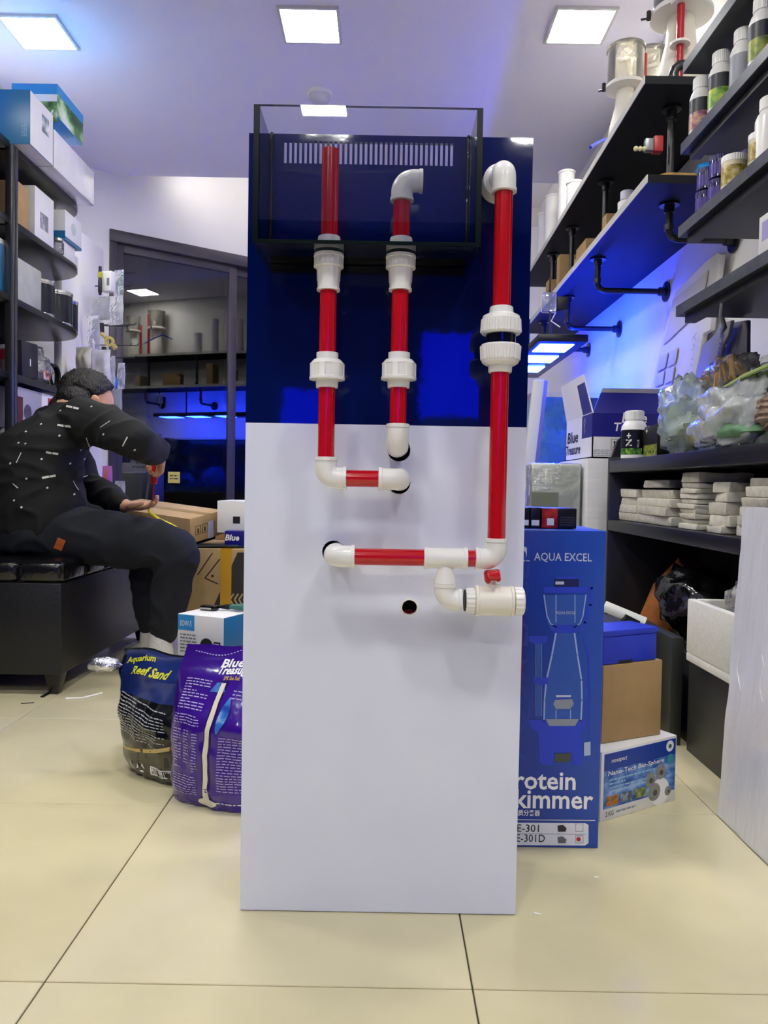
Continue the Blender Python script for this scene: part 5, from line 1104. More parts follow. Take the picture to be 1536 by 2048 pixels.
def bracket(par, y, x, zdrop, z):
    b = MB(); b.tube([(x, y, z), (x, y, z-zdrop+.03), (x+.01, y, z-zdrop+.008), (x+.03, y, z-zdrop), (X1-.005, y, z-zdrop)], .0125, 12)
    b.rev((x, y, z-.006), (0, 0, 1), [(0, .034), (.006, .034)], 16); b.rev((x, y, z-.03), (0, 0, 1), [(0, .017), (.024, .018)], 12); b.rev((x, y, z-zdrop+.05), (0, 0, -1), [(0, .0165), (.02, .0165)], 12)
    b.rev((X1-.001, y, z-zdrop), (-1, 0, 0), [(0, .043), (.007, .043), (.008, .02), (.035, .018)], 18); b.build('pipe_bracket', BLKPIPE, par, 40)
bracket(wl_, 2.70, .97, .12, ZL-.027); bracket(wl_, 3.34, .90, .135, ZL-.027); bracket(wl_, 4.0, .93, .16, ZL-.027); bracket(wl_, 4.6, .93, .16, ZL-.027)
for y in (2.72, 3.36, 3.95, 4.4):
    x = .975 if y < 3 else .93; b = MB(); b.cyl((x, y, ZL), (x, y, ZT-.027), .0125, 12); b.rev((x, y, ZL), (0, 0, 1), [(0, .034), (.006, .034), (.007, .018), (.03, .017)], 16); b.rev((x, y, ZT-.027), (0, 0, -1), [(0, .034), (.006, .034), (.007, .018), (.04, .017)], 16); b.build('pipe_post', BLKPIPE, wl_, 40)
y = 2.66; x = .955; b = MB(); b.tube([(x, y, ZT), (x, y, ZT+.055), (x+.006, y, ZT+.075), (x+.02, y, ZT+.088), (x+.05, y, ZT+.092), (X1-.01, y, ZT+.092)], .0165, 12); b.rev((x, y, ZT+.03), (0, 0, 1), [(0, .022), (.018, .022)], 12); b.rev((X1-.001, y, ZT+.092), (-1, 0, 0), [(0, .04), (.008, .04)], 16); b.build('pipe_bracket', BLKPIPE, wt, 40)
# --- reactors on the upper shelf
ACW = film('frosted_acrylic', (.96, .95, .9), .08, 1.4, dens=.22, col=(.95, .93, .85))
MIL = mat('cream_acrylic', 'ece8d8', .25, var=.02)
def reactor(name, label, x, y, z, s, red, body_m=MIL):
    t = thing(name, label, 'reactor', (x, y, z)); r = .085*s
    MB().rev((0, 0, 0), (0, 0, 1), [(0, r*1.05), (.01*s, r*1.05), (.012*s, r*.8), (.1*s, r*.86), (.13*s, r*.8), (.22*s, r*.55), (.3*s, r*.48)], 32).build('cone_body', body_m, t, 40, world=False)
    MB().rev((0, 0, .3*s), (0, 0, 1), [(0, r*.5), (.005*s, r*1.12), (.016*s, r*1.12), (.02*s, r*1.02), (.026*s, r*1.02)], 36).build('flange', mat('white_acrylic_ring', 'f0eee6', .3), t, 40, world=False)
    MB().rev((0, 0, .326*s), (0, 0, 1), [(0, r), (.16*s, r), (.16*s, r*.95), (.005*s, r*.95)], 36, False).build('cup', ACW, t, 40, world=False)
    MB().rev((0, 0, .486*s), (0, 0, 1), [(0, r*1.07), (.012*s, r*1.07), (.014*s, r*.6), (.02*s, r*.6)], 36).build('lid', ACW, t, 40, world=False)
    if red: MB().cyl((red[0], red[1], 0), (red[0], red[1], red[2]), .013, 16).build('red_tube', mat('red_tube', 'b01820', .3), t, 40, world=False)
    MB().rev((-r*1.2, 0, .295*s), (0, 0, 1), [(0, .008), (.03, .008)], 8).build('clip', INK, t, 40, world=False); MB().tube([(-r*1.2, 0, .3*s), (-r*1.5, 0, .295*s)], .004, 6).build('clip_lever', INK, t, 40, world=False)
    return t
reactor('skimmer_reactor', 'cream acrylic skimmer with wide cup, nearer the ceiling lamp', .94, 3.15, ZT+.001, .84, (.06, .05, .34))
t = reactor('skimmer_reactor', 'tall white skimmer with red tube at the near end of the upper shelf', 1.04, 2.83, ZT+.001, 1.15, (-.035, -.09, .5))
for z_ in (.2, .34): MB().hollow((-.035, -.09, z_), (-.035, -.09, z_+.008), .034, .012, 24).build('tube_ring', mat('white_acrylic_ring', 'f0eee6', .3), t, 40, world=False)
reactor('skimmer_reactor', 'red and white skimmer at the back of the upper shelf', 1.09, 3.34, ZT+.001, 1.0, (-.04, -.075, .46))
for k, (px, hh) in enumerate(((1143, .20), (1126, .33), (1100, .33), (1086, .30), (1073, .28), (1063, .26))):
    q = atx(px, 500, .93); t = thing('media_tube', ('short clear tube nearest the skimmer', 'tall white tube with grey cap', 'tall white tube with pinkish inside', 'white tube third from the far end', 'white tube second from the far end', 'white tube at the far end')[k]+' on the upper wall shelf', 'tube', (.94, q.y, ZT+.001), 0, 'white tubes on the upper wall shelf')
    MB().rev((0, 0, 0), (0, 0, 1), [(0, .05), (.01, .05), (.011, .042), (hh-.01, .042), (hh-.009, .046), (hh, .046)], 24).build('tube_body', mat('white_tube_acrylic', 'eeece6', .3, var=.03), t, 40, world=False); MB().cyl((0, 0, hh), (0, 0, hh+.004), .041, 24).build('tube_cap', mat('tube_mouth_grey', 'a89c98', .5), t, 40, world=False)
t = thing('hose', 'short blue hose end poking off the upper wall shelf', 'hose', at(1196, 288, 3.4)); a, b_, c_ = at(1181, 295, 3.35), at(1196, 285, 3.42), at(1214, 278, 3.5)
MB().tube([a, b_, c_, c_+V(.1, .05, -.03)], .007, 10).build('hose_body', mat('blue_hose', '1c2fb8', .3), t, 40)
t = thing('solenoid', 'red and grey solenoid valve clamped to the shelf pipe', 'valve', at(1300, 293, 2.70)); q = at(1312, 290, 2.69)
MB().box(q.x-.012, q.x+.02, 2.672, 2.705, q.z-.028, q.z+.026).build('red_coil', mat('red_coil', 'a8262c', .4), t, bev=.004); MB().box(q.x-.04, q.x-.0125, 2.675, 2.70, q.z-.025, q.z+.018).build('grey_block', mat('grey_metal', '8c8c90', .35, metal=.5), t, bev=.003)
for k in range(3): MB().ball((q.x-.043-k*.0145, 2.68, q.z-.018), .0085, 10, 8).build('brass_knob', mat('cream_brass', 'd8d0a0', .3), t, 60)
# --- lower wall shelf
def kbox(px0, px1, pyt, depth, lab, xx=.88):
    a, b_ = atx(px0, pyt, xx), atx(px1, pyt, xx); zt_ = atx(px1, pyt, xx).z
    return boxt('kraft_carton', lab, 'box', xx, xx+depth, min(a.y, b_.y), max(a.y, b_.y), ZL+.001, min(zt_, ZT-.05), KRAFT, group='kraft cartons on the lower wall shelf')
kbox(1205, 1213, 426, .13, 'narrow kraft carton nearest the near end of the lower wall shelf', .895)
kbox(1153, 1172, 476, .12, 'wide kraft carton second from the near end of the lower wall shelf', .9)
kbox(1114, 1120, 508, .12, 'tall kraft carton third from the near end of the lower wall shelf', .9)
kbox(1092, 1098, 558, .12, 'short kraft carton farthest on the lower wall shelf', .9)
kbox(1148, 1152, 516, .03, 'small kraft block beside the wide kraft carton', .9)
q = atx(1254, 400, .9); t = thing('bottle', 'white capped bottle standing alone on the lower wall shelf', 'bottle', (.9, q.y, ZL+.001)); hh = atx(1254, 384, .9).z-ZL
MB().rev((0, 0, 0), (0, 0, 1), [(0, .032), (hh*.62, .034), (hh*.7, .02)], 20).build('body', WHITE, t, 40, world=False); MB().rev((0, 0, hh*.7), (0, 0, 1), [(0, .025), (hh*.28, .025), (hh*.3, .022)], 20).build('cap', mat('lilac_white_cap', 'd6d6e6', .4), t, 40, world=False)
q = at(1330, 358, 2.62); t = thing('driftwood', 'flat brown driftwood slab at the near end of the lower wall shelf', 'wood', (q.x+.04, 2.64, ZL+.001))
def fnw(u): v = crumple(sq(u, .6), .12, 2.5, 6); return v
MB().ball((0, 0, .022), (.075, .06, .018), 20, 10, fnw).build('slab', mat('brown_driftwood', '8a6a35', .6, var=.35, vscale=18, bump=.4), t, 50, world=False)
t = boxe('small_box', 'small white box at the near end of the lower wall shelf', 'box', 1.075, 1.145, 2.6, 2.68, ZL+.001, ZL+.062, CARDW)
blob('plastic_pouch', 'bright blue pouch at the near end of the lower wall shelf', 'pouch', (1.13, 2.78, ZL+.075), (.05, .06, .075), mat('cyan_pouch', '2f8fd8', .25, var=.25, vscale=14), .2, 2.3, 44)
b = MB(); tag(boxt('power_strip', 'white power strip lying at the far end of the lower wall shelf', 'power strip', .865, .9, 4.3, 4.75, ZL+.001, ZL+.03, CARDW), 'white power strip lying at the far end of the lower wall shelf', 'power strip')
# ================================================================ near shelves with bottles
NX0 = .84; NYF = 2.262; NYN = 1.2
ns = thing('shelf_rack', 'black shelf rack with supplement bottles at the right edge', 'shelving', (1.02, 1.7, .8))
NE = mat('grey_black_edge', '3a3f48', .35, var=.35, vscale=40); NB_ = mat('near_black_board', '07070b', .45)
NZ_ = (1.212, 1.44, 1.678, 1.908)
for z in NZ_:
    MB().box(NX0+.003, X1-.003, NYN, NYF, z, z+.03).build('shelf', NB_, ns); MB().box(NX0, NX0+.003, NYN, NYF, z, z+.03).build('edge_band', NE, ns)
for z in NZ_[:3]: b = MB(); b.box(NX0+.02, NX0+.05, NYN, NYF-.02, z-.022, z-.0005); b.build('under_rail', NB_, ns)
MB().box(X1-.014, X1-.003, NYN, NYF-.35, .82, 2.2).build('back_board', NB_, ns); MB().box(NX0+.2, X1-.014, NYN-.02, NYN, .82, 2.2).build('end_board', NB_, ns)
for y in (1.9, 1.35): MB().box(X1-.05, X1-.014, y, y+.03, .82, 2.2).build('upright', NB_, ns)
def bottle(label, x, y, z, r, h, lm, cap=WHITE, body=WHITE, name='supplement_bottle', cat='bottle', group=None, lab_h=(.12, .66), neck=True, lr=None, txt=None):
    t = thing(name, label, cat, (x, y, z), 0, group)
    if neck: prof = [(0, r*.9), (h*.02, r), (h*.66, r), (h*.74, r*.86), (h*.79, r*.68), (h*.82, r*.68)]; cz = .81
    else: prof = [(0, r*.93), (h*.02, r), (h*.8, r), (h*.82, r*.95)]; cz = .8
    MB().rev((0, 0, 0), (0, 0, 1), prof, 28).build('body', body, t, 40, world=False)
    cr = r*.74 if neck else r*1.02
    ribbed((0, 0, h*cz), (0, 0, 1), [(0, cr, 0), (h*.01, cr, 1), (h*(.985-cz), cr, 1), (h*(.995-cz), cr*.95, 0), (h*(1-cz), cr*.9, 0)], 96, .0004, 32).build('cap', cap, t, 25, world=False)
    if lm:
        b = MB(); n = 20; vs = []; a0 = math.radians(150); a1 = math.radians(320)
        for j in (lab_h[0], lab_h[1]):
            for i in range(n+1): a = a0+(a1-a0)*i/n; vs.append((r*1.008*math.cos(a), r*1.008*math.sin(a), h*j))
        b.add(vs, [(i, i+1, n+2+i, n+1+i) for i in range(n)]); b.build('label_wrap', lm, t, 60, world=False)
        if len(lab_h) > 2:
            b = MB(); vs = []
            for j in (lab_h[0], lab_h[2]):
                for i in range(n+1): a = a0+.25+(a1-a0-.5)*i/n; vs.append((r*1.014*math.cos(a), r*1.014*math.sin(a), h*j))
            b.add(vs, [(i, i+1, n+2+i, n+1+i) for i in range(n)]); b.build('label_picture', lr, t, 60, world=False)
    return t
DKL = mat('dark_label', '2c2f38', .4)
zb = NZ_[2]+.031; gb = 'white supplement bottles on the rack'
for k, (px, lab, pic) in enumerate(((1403, 'white supplement bottle with dark label and red-violet picture', ('3a2a50', 'a05a70', 'c8a878', '4a3a9a')), (1441, 'white supplement bottle with dark label and yellow-green picture', ('27402a', '7fb02a', 'd8d03a')), (1484, 'white supplement bottle with plain grey label', None), (1522, 'white supplement bottle with dark label, cut by the right edge of the photo', ('2f3a2a', '8a9a3a', 'b8b04a')))):
    x = .885+(.0, .0, .012, .0)[k]; q = atx(px, 200, x)
    bottle(lab, x, q.y, zb, .032, .172, DKL if pic else mat('pale_grey_label', '9a9ca6', .4), group=gb, lab_h=(.12, .62, .4) if pic else (.12, .6), lr=picmat('bottle_pic_%d' % k, pic, 45) if pic else None)
zb = NZ_[1]+.031; VIO = film('violet_jar', (.12, .06, .5), .04, 1.5, dens=.3, col=(.08, .02, .35)); VC = mat('violet_cap', '1f1560', .3); gj = 'jars on the lower rack shelf'
for px, x, dz, lab in ((1413, .875, 0, 'dark violet jar, lower front one next to the shelf end'), (1438, .875, 0, 'dark violet jar, lower one beside the cream jar'), (1415, .875, .06, 'dark violet jar stacked on the front violet jar'), (1440, .875, .06, 'dark violet jar stacked beside the cream jar'), (1466, .95, .05, 'dark violet jar at the back of the shelf, left one'), (1500, .95, .05, 'dark violet jar at the back of the shelf, right one')):
    q = atx(px, 380, x); bottle(lab, x, q.y, zb+dz if x < .9 else zb, .028, .058 if x < .9 else .13, mat('violet_label', '3a1f86', .3, var=.5, vscale=60), VC, mat('violet_plastic', '1c1056', .15, coat=.5), 'violet_jar', 'jar', gj, neck=False)
for px, lab, h_ in ((1467, 'cream capped jar of fish food between violet jars', .085), (1481, 'white capped jar of fish food behind the cream jar', .1), (1522, 'white capped jar at the right edge of the lower rack shelf', .075)):
    x = .875 if px != 1481 else .92; q = atx(px, 370, x); bottle(lab, x, q.y, zb, .03, h_, picmat('food_label', ('3a3018', 'b09a3a', 'e0d8c0'), 50), WHITE, mat('cream_jar', 'd6cfae', .3), 'food_jar', 'jar', gj, neck=False)
zb = NZ_[0]+.031; x = .885; q = atx(1527, 510, x)
t = boxe('small_carton', 'lavender and white carton standing on the lowest rack shelf', 'box', x, x+.07, q.y-.05, atx(1516, 510, x).y, zb, atx(1516, 438, x).z, CARDW); MB().box(x-.0006, x, q.y-.04, q.y+.01, zb+.055, zb+.1).build('lavender_panel', mat('lavender_print', 'a8a4d8', .4), t)
q = atx(1502, 500, .95); bottle('slim white bottle glowing behind the lavender carton', .98, q.y, zb, .018, .085, None)
q = atx(1472, 535, .95); tag(boxt('white_cap', 'small white block on the lowest rack shelf', 'block', .94, .97, q.y-.02, q.y+.02, zb, zb+.018, CARDW), 'small white block on the lowest rack shelf', 'block')
bottle('white bottle cut by the right edge under the second rack shelf', .885, atx(1540, 300, .885).y, NZ_[1]+.031, .034, .15, None, group=gj)
t = thing('cable', 'black and white cable looped under the lowest rack shelf', 'cable', (.9, 2.1, 1.2)); MB().tube([(.86, 2.0, 1.19), (.87, 2.03, 1.165), (.9, 2.08, 1.15), (.93, 2.16, 1.145), (.96, 2.2, 1.17), (.96, 2.22, 1.20)], .004, 8).build('cable_run', mat('grey_cable', '8a8a8a', .4), t, 40)
# ================================================================ leaning foam sheets and card trays
FS = mat('white_foam_sheet', 'e2e0d8', .6, var=.05, vscale=5)
def leaning(name, label, pts, X, th, m, lean=.0, cat='panel'):
    t = thing(name, label, cat, (X, 3, .8)); P_ = [atx(px, py, X) for px, py in pts]; zm = min(p.z for p in P_)
    P_ = [V(p.x+lean*(p.z-zm), p.y, p.z) for p in P_]; b = MB(); b.poly(P_, (th, 0, 0)); b.build('sheet', m, t, bev=.003); return t
t = leaning('foam_sheet', 'big white foam packaging sheet leaning at the wall behind the counter', ((1283, 850), (1330, 640), (1345, 585), (1402, 525), (1428, 505), (1434, 508), (1432, 530), (1418, 640), (1416, 660), (1402, 668), (1372, 850)), 1.145, .02, FS, .02)
def recess(par, pts, X, m, nm='moulded_recess', lean=.02, z0=.9): 
    P_ = [atx(px, py, X) for px, py in pts]; MB().poly([V(p.x+lean*(p.z-z0)-.003, p.y, p.z) for p in P_], (.004, 0, 0)).build(nm, m, par, bev=.001)
zm = atx(1283, 850, 1.145).z
recess(t, ((1325, 690), (1342, 600), (1412, 540), (1398, 620)), 1.142, mat('foam_recess', 'cfcdc4', .7), z0=zm)
for q in (((1312, 745), (1318, 715), (1334, 705), (1329, 735)), ((1333, 736), (1338, 704), (1354, 695), (1349, 726)), ((1308, 775), (1311, 750), (1328, 740), (1324, 768)), ((1328, 768), (1332, 741), (1348, 731), (1344, 762))): recess(t, q, 1.141, mat('foam_window', 'c4c6d2', .7), 'foam_pocket', z0=zm)
text(t, 'uloray', (1.138, atx(1372, 780, 1.14).y, atx(1372, 780, 1.14).z), (0, -.25, .9), (0, -.9, -.25), w=.22, h=.045, m=mat('pale_grey_ink', 'bdbbb2', .6))
t = leaning('card_tray', 'grey card tray with dark lettering leaning behind the plastic bags', ((1368, 850), (1400, 690), (1424, 668), (1432, 648), (1456, 640), (1450, 672), (1440, 690), (1418, 850)), 1.0, .012, mat('grey_card', '7c7a84', .6, var=.06), .03)
q = atx(1420, 732, .99); text(t, 'uloray', (1.003, q.y, q.z), (0, -.28, .9), (0, -.9, -.28), w=.13, h=.035, m=INK, bold=.01)
leaning('card_tray', 'grey card tray with a slot leaning at the right of the lettered tray', ((1425, 850), (1446, 700), (1458, 645), (1490, 640), (1492, 850)), 1.03, .012, mat('grey_card_b', '62606c', .6, var=.06), .02)
boxt('sheet_support', 'dark carton added behind the bags to support the leaning foam sheet', 'box', 1.1, 1.17, 2.2, 2.88, .816, .9, mat('dark_grey_card', '33333a', .6))  # added on the counter as a support for the leaning sheet
# ================================================================ on the counter
zc_ = .816; x = .885; q = atx(1267, 915, x)
t = bottle('white supplement bottle with N+ label on the counter end', x, q.y, zc_, .044, atx(1267, 823, x).z-zc_, None)
hN = atx(1267, 823, x).z-zc_; n = 20
def wrapq(t, r, z0, z1, a0, a1, m, nm, rr=1.008):
    b = MB(); vs = [(r*rr*math.cos(a0+(a1-a0)*i/n), r*rr*math.sin(a0+(a1-a0)*i/n), z) for z in (z0, z1) for i in range(n+1)]; b.add(vs, [(i, i+1, n+2+i, n+1+i) for i in range(n)]); return b.build(nm, m, t, 60, world=False)
wrapq(t, .044, hN*.09, hN*.6, math.radians(140), math.radians(330), mat('black_label', '0b0c14', .3), 'label_wrap'); wrapq(t, .044, hN*.09, hN*.22, math.radians(170), math.radians(290), picmat('green_plants', ('0c140c', '3f7a2a', 'a8c84a'), 60), 'label_picture', 1.014)
def wraptext(t, s_, r, a_mid, z, w_, h_, m, vert=True, bold=.01):
    text(t, s_, (0, 0, 0), (1, 0, 0), (0, 1, 0), w=w_, h=h_, m=m, ext=0, local=True, bold=bold)
    o = [c for c in COL.objects if c.name.startswith('lettering')][-1]
    for q in o.data.vertices:
        lx_, ly_ = (q.co.x, q.co.y) if not vert else (-q.co.y, q.co.x); a = a_mid+lx_/r; q.co = (r*math.cos(a), r*math.sin(a), z+ly_)
wraptext(t, 'N+', .0449, math.radians(243), hN*.26, hN*.27, .022, WINK, True, .02); wraptext(t, 'PLUS', .0449, math.radians(275), hN*.24, hN*.15, .007, WINK, True)
x2 = .90; a_, b_ = atx(1287, 918, x2), atx(1313, 918, x2); t = boxe('food_carton', 'black carton with plant picture beside the N+ bottle', 'box', x2, x2+.06, b_.y, a_.y, zc_, atx(1300, 852, x2).z, INK); MB().box(x2-.0006, x2, b_.y, a_.y, zc_+.002, zc_+.045).build('plant_picture', picmat('plant_pic', ('141a0c', '5a7a2a', 'b8b84a', '7a2a1a'), 70), t); text(t, '+', (x2-.001, a_.y-.02, zc_+.085), (0, -1, 0), (0, 0, 1), h=.018, m=WINK, bold=.02)
def film_bag(label, c, r, col, seed, inner, dens=.3, flat=.8, amp=.42, f=2.7):
    t = thing('produce_bag', label, 'bag', (c[0], c[1], zc_)); m = film('bag_'+str(seed), tuple(.6+.4*k for k in col), .2, 1.3, dens=dens, col=col, bump=.8, bscale=18)
    blob('bag_film', None, None, c, r, m, amp, f, seed, 44, 28, flat=flat, parent=t)
    for k, (dx, dy, dz, rr, cc) in enumerate(inner): blob('contents', None, None, (c[0]+dx, c[1]+dy, c[2]+dz), rr, mat('produce_'+cc, cc, .6, var=.25, vscale=25), .25, 2.5, seed+k, 20, 12, parent=t)
    return t
qa = at(1375, 830, 2.32)
film_bag('bluish clear bag of vegetables nearest the N+ bottle', (qa.x+.06, 2.40, zc_+.106), (.1, .15, .13), (.72, .86, .9), 51, ((-.04, .02, -.02, (.045, .06, .08), 'b9c79a'), (-.02, -.06, -.03, (.04, .05, .06), 'd0c08a'), (.0, .03, .04, (.04, .05, .04), '5f8a6a')), .6)
qb = at(1470, 860, 1.95)
film_bag('milky clear bag of greens at the right on the counter', (qb.x+.03, 1.97, zc_+.078), (.085, .19, .095), (.88, .94, .92), 53, ((-.03, .06, -.01, (.05, .07, .05), 'b4ae98'), (-.04, -.06, -.04, (.04, .12, .025), '5f8a62')), .62)
qc = at(1425, 762, 2.2)
t = film_bag('clear crackly bag of yellow noodles behind the vegetables', (1.0, 2.22, zc_+.212), (.07, .16, .06), (.86, .85, .82), 55, (), .1, .9)
for k, (y, z) in enumerate(((2.31, zc_+.215), (2.21, zc_+.225))):
    b = MB()
    for i in range(16): b.tube([(.985+.02*math.sin(i), y+.055*math.cos(math.pi*i/15), z-.02), (.97+.01*math.sin(i*2), y+.058*math.cos(math.pi*i/15), z+.03+.012*math.sin(math.pi*i/15))], .005, 6)
    b.build('noodle_nest', mat('yellow_noodle', 'd8a83a', .5, var=.2), t, 60)
boxt('counter_carton', 'white carton in the middle of the counter under the noodle bag', 'box', 1.03, 1.09, 2.08, 2.38, zc_, zc_+.15, CARDW)
t = thing('tub', 'white plastic tub with small print behind the noodle bag', 'tub', (1.03, 2.02, zc_+.12)); q = atx(1495, 708, 1.0)
MB().rev((0, 0, 0), (0, 0, 1), [(0, .058), (.01, .06), (.1, .064), (.1005, .068), (.118, .068), (.12, .064), (.121, .0)], 36).build('tub_body', mat('lilac_white_plastic', 'c9c8d2', .4), t, 40, world=False)
t.location = (1.03, 2.06, zc_+.152-.001) if False else (1.035, 1.99, zc_+.121); BASE[t.name] = Matrix.Translation(t.location)
wraptext(t, 'Reef', .0635, math.radians(200), .06, .035, .014, INK, False); wrapq(t, .063, .02, .05, math.radians(232), math.radians(240), INK, 'bar_mark')
boxt('tub_stand', 'white carton carrying the plastic tub at the back of the counter', 'box', .99, 1.09, 1.92, 2.06, zc_, zc_+.12, CARDW)
t = thing('greens', 'bundle of green onion stems lying across the bags', 'vegetable', (.93, 1.85, zc_+.18))
for k in range(9): b = MB(); b.tube([(.9+.006*k, 2.12-.02*k, zc_+.158+.003*k), (.88+.008*k, 1.9, zc_+.175+.003*(k % 4)), (.9+.01*k, 1.6, zc_+.2+.004*(k % 3))], .0045, 6); b.build('stem', mat('leek_%s' % 'ab'[k % 2], ('a9bf6a', 'd6dfae')[k % 2], .5), t, 50)
t = thing('bark_rock', 'brown layered bark on the bags at the right edge', 'bark', (.9, 1.78, zc_+.1)); q = atx(1526, 825, .87)
def fnb(u): v = crumple(u, .25, 2.5, 8); v.x += .08*math.sin(v.z*18); return v
MB().ball((.885, q.y-.02, q.z), (.035, .05, .045), 24, 24, fnb).build('bark', mat('brown_bark', '8a7562', .8, var=.5, vscale=40, bump=.8, bscale=40, stretch=(1, 1, 3)), t, 40)
blob('plastic_pouch', 'blue pouch standing at the right edge of the counter', 'pouch', (1.03, 1.82, zc_+.206), (.04, .05, .075), mat('steel_blue_pouch', '3f6f9c', .3, var=.3, vscale=12), .2, 2.5, 61)
boxt('pouch_stand', 'grey carton behind the green stems at the right edge', 'box', .99, 1.08, 1.74, 1.9, zc_, zc_+.13, mat('greyish_card', 'a9a6b4', .45))
# ================================================================ shop aquariums behind the camera (seen only as reflections)
for k, (x0, x1, z0, z1, lab) in enumerate(((.22, .62, 1.12, 1.62, 'blue lit aquarium facing the display stand, right one behind the camera'), (-.62, -.42, .95, 1.28, 'small blue lit aquarium facing the display stand, left one behind the camera'))):
    t = thing('aquarium', lab, 'aquarium', ((x0+x1)/2, -2.3, 0)); MB().box(x0, x1, -2.5, -2.1, 0, z0).build('stand', BLACKM, t, bev=.003); MB().box(x0, x1, -2.5, -2.1, z0, z1).build('tank_body', emat('lit_water', '1018ff', 2.4), t); MB().box(x0, x1, -2.5, -2.1, z1, z1+.03).build('hood', BLACKM, t)
# ================================================================ the person on the bench
from mathutils.bvhtree import BVHTree
def remeshed(b, name, m, parent, voxel, smooth_it=6, disp=None, smooth_f=.5):
    me = bpy.data.meshes.new('tmp'); me.from_pydata([tuple(v) for v in b.v], [], b.f)
    bm = bmesh.new(); bm.from_mesh(me); bmesh.ops.recalc_face_normals(bm, faces=bm.faces); bm.to_mesh(me); bm.free()
    o = bpy.data.objects.new('tmp', me); COL.objects.link(o)
    md = o.modifiers.new('r', 'REMESH'); md.mode = 'VOXEL'; md.voxel_size = voxel
    sm = o.modifiers.new('s', 'SMOOTH'); sm.factor = smooth_f; sm.iterations = smooth_it
    dg = bpy.context.evaluated_depsgraph_get(); ev = o.evaluated_get(dg); out = bpy.data.meshes.new_from_object(ev)
    bpy.data.objects.remove(o); bpy.data.meshes.remove(me); out.name = name
    if disp:
        ns = [v.normal.copy() for v in out.vertices]
        for v, n_ in zip(out.vertices, ns): v.co += n_*disp(v.co)
    out.materials.clear(); out.materials.append(m); out.shade_smooth()
    return link(name, out, parent)
def loft(b, rings, n=24):
    """rings: (centre, axis a, axis b) ellipses joined into one closed skin"""
    vs = []
    for c, a, q in rings: vs += [V(c)+V(a)*math.cos(2*math.pi*i/n)+V(q)*math.sin(2*math.pi*i/n) for i in range(n)]
    k = len(rings); fs = [(j*n+i, j*n+(i+1) % n, (j+1)*n+(i+1) % n, (j+1)*n+i) for j in range(k-1) for i in range(n)]
    fs += [tuple(range(n-1, -1, -1)), tuple((k-1)*n+i for i in range(n))]; b.add(vs, fs)
def limb(b, pts, rs, n=14):
    """smooth tapering limb with round ends"""
    P_ = [V(p) for p in pts]; Q, R_ = [], []
    for i in range(len(P_)-1):
        p0, p1, p2, p3 = P_[max(i-1, 0)], P_[i], P_[i+1], P_[min(i+2, len(P_)-1)]
        for s_ in range(6):
            t_ = s_/6; Q.append(.5*((2*p1)+(p2-p0)*t_+(2*p0-5*p1+4*p2-p3)*t_*t_+(3*p1-p0-3*p2+p3)*t_**3)); R_.append(rs[i]+(rs[i+1]-rs[i])*t_)
    Q.append(P_[-1]); R_.append(rs[-1]); b.tube(Q, R_, n)
    b.ball(P_[0], rs[0], n, 8); b.ball(P_[-1], rs[-1], n, 8)
HD = math.radians(44); hv = V(math.cos(HD), math.sin(HD), 0); rv = V(math.sin(HD), -math.cos(HD), 0)    # facing, his right
pel = V(-1.235, 2.80, .555); wai = V(-1.262, 2.80, .70); che = V(-1.225, 2.815, .862); nb = V(-1.165, 2.845, .972)
shR, shL = V(-1.035, 2.71, .932), V(-1.272, 2.965, .925)
elR, wrR = V(-.84, 2.555, .84), V(-.81, 2.79, .812)
elL, wrL = V(-1.19, 3.08, .69), V(-.975, 2.90, .615)
hipR, knR, anR = pel+rv*.1+V(.02, 0, -.02), V(-.715, 2.70, .475), V(-.785, 2.72, .12)
hipL, knL, anL = pel-rv*.1+V(.02, 0, -.02), V(-.9, 2.90, .475), V(-.86, 2.86, .12)
pr = thing('person', 'seated person in black patterned sweatshirt turning a red screwdriver', 'person', (-1.2, 2.8, zc1))
SKIN = mat('skin', 'd9a785', .5, var=.05, vscale=20, sss=.15)
SWT = mat('black_sweatshirt', '090c0e', .85, var=.2, vscale=30, bump=.12, bscale=220)
TRS = mat('navy_trousers', '080e1a', .85, var=.2, vscale=25, bump=.12, bscale=200)
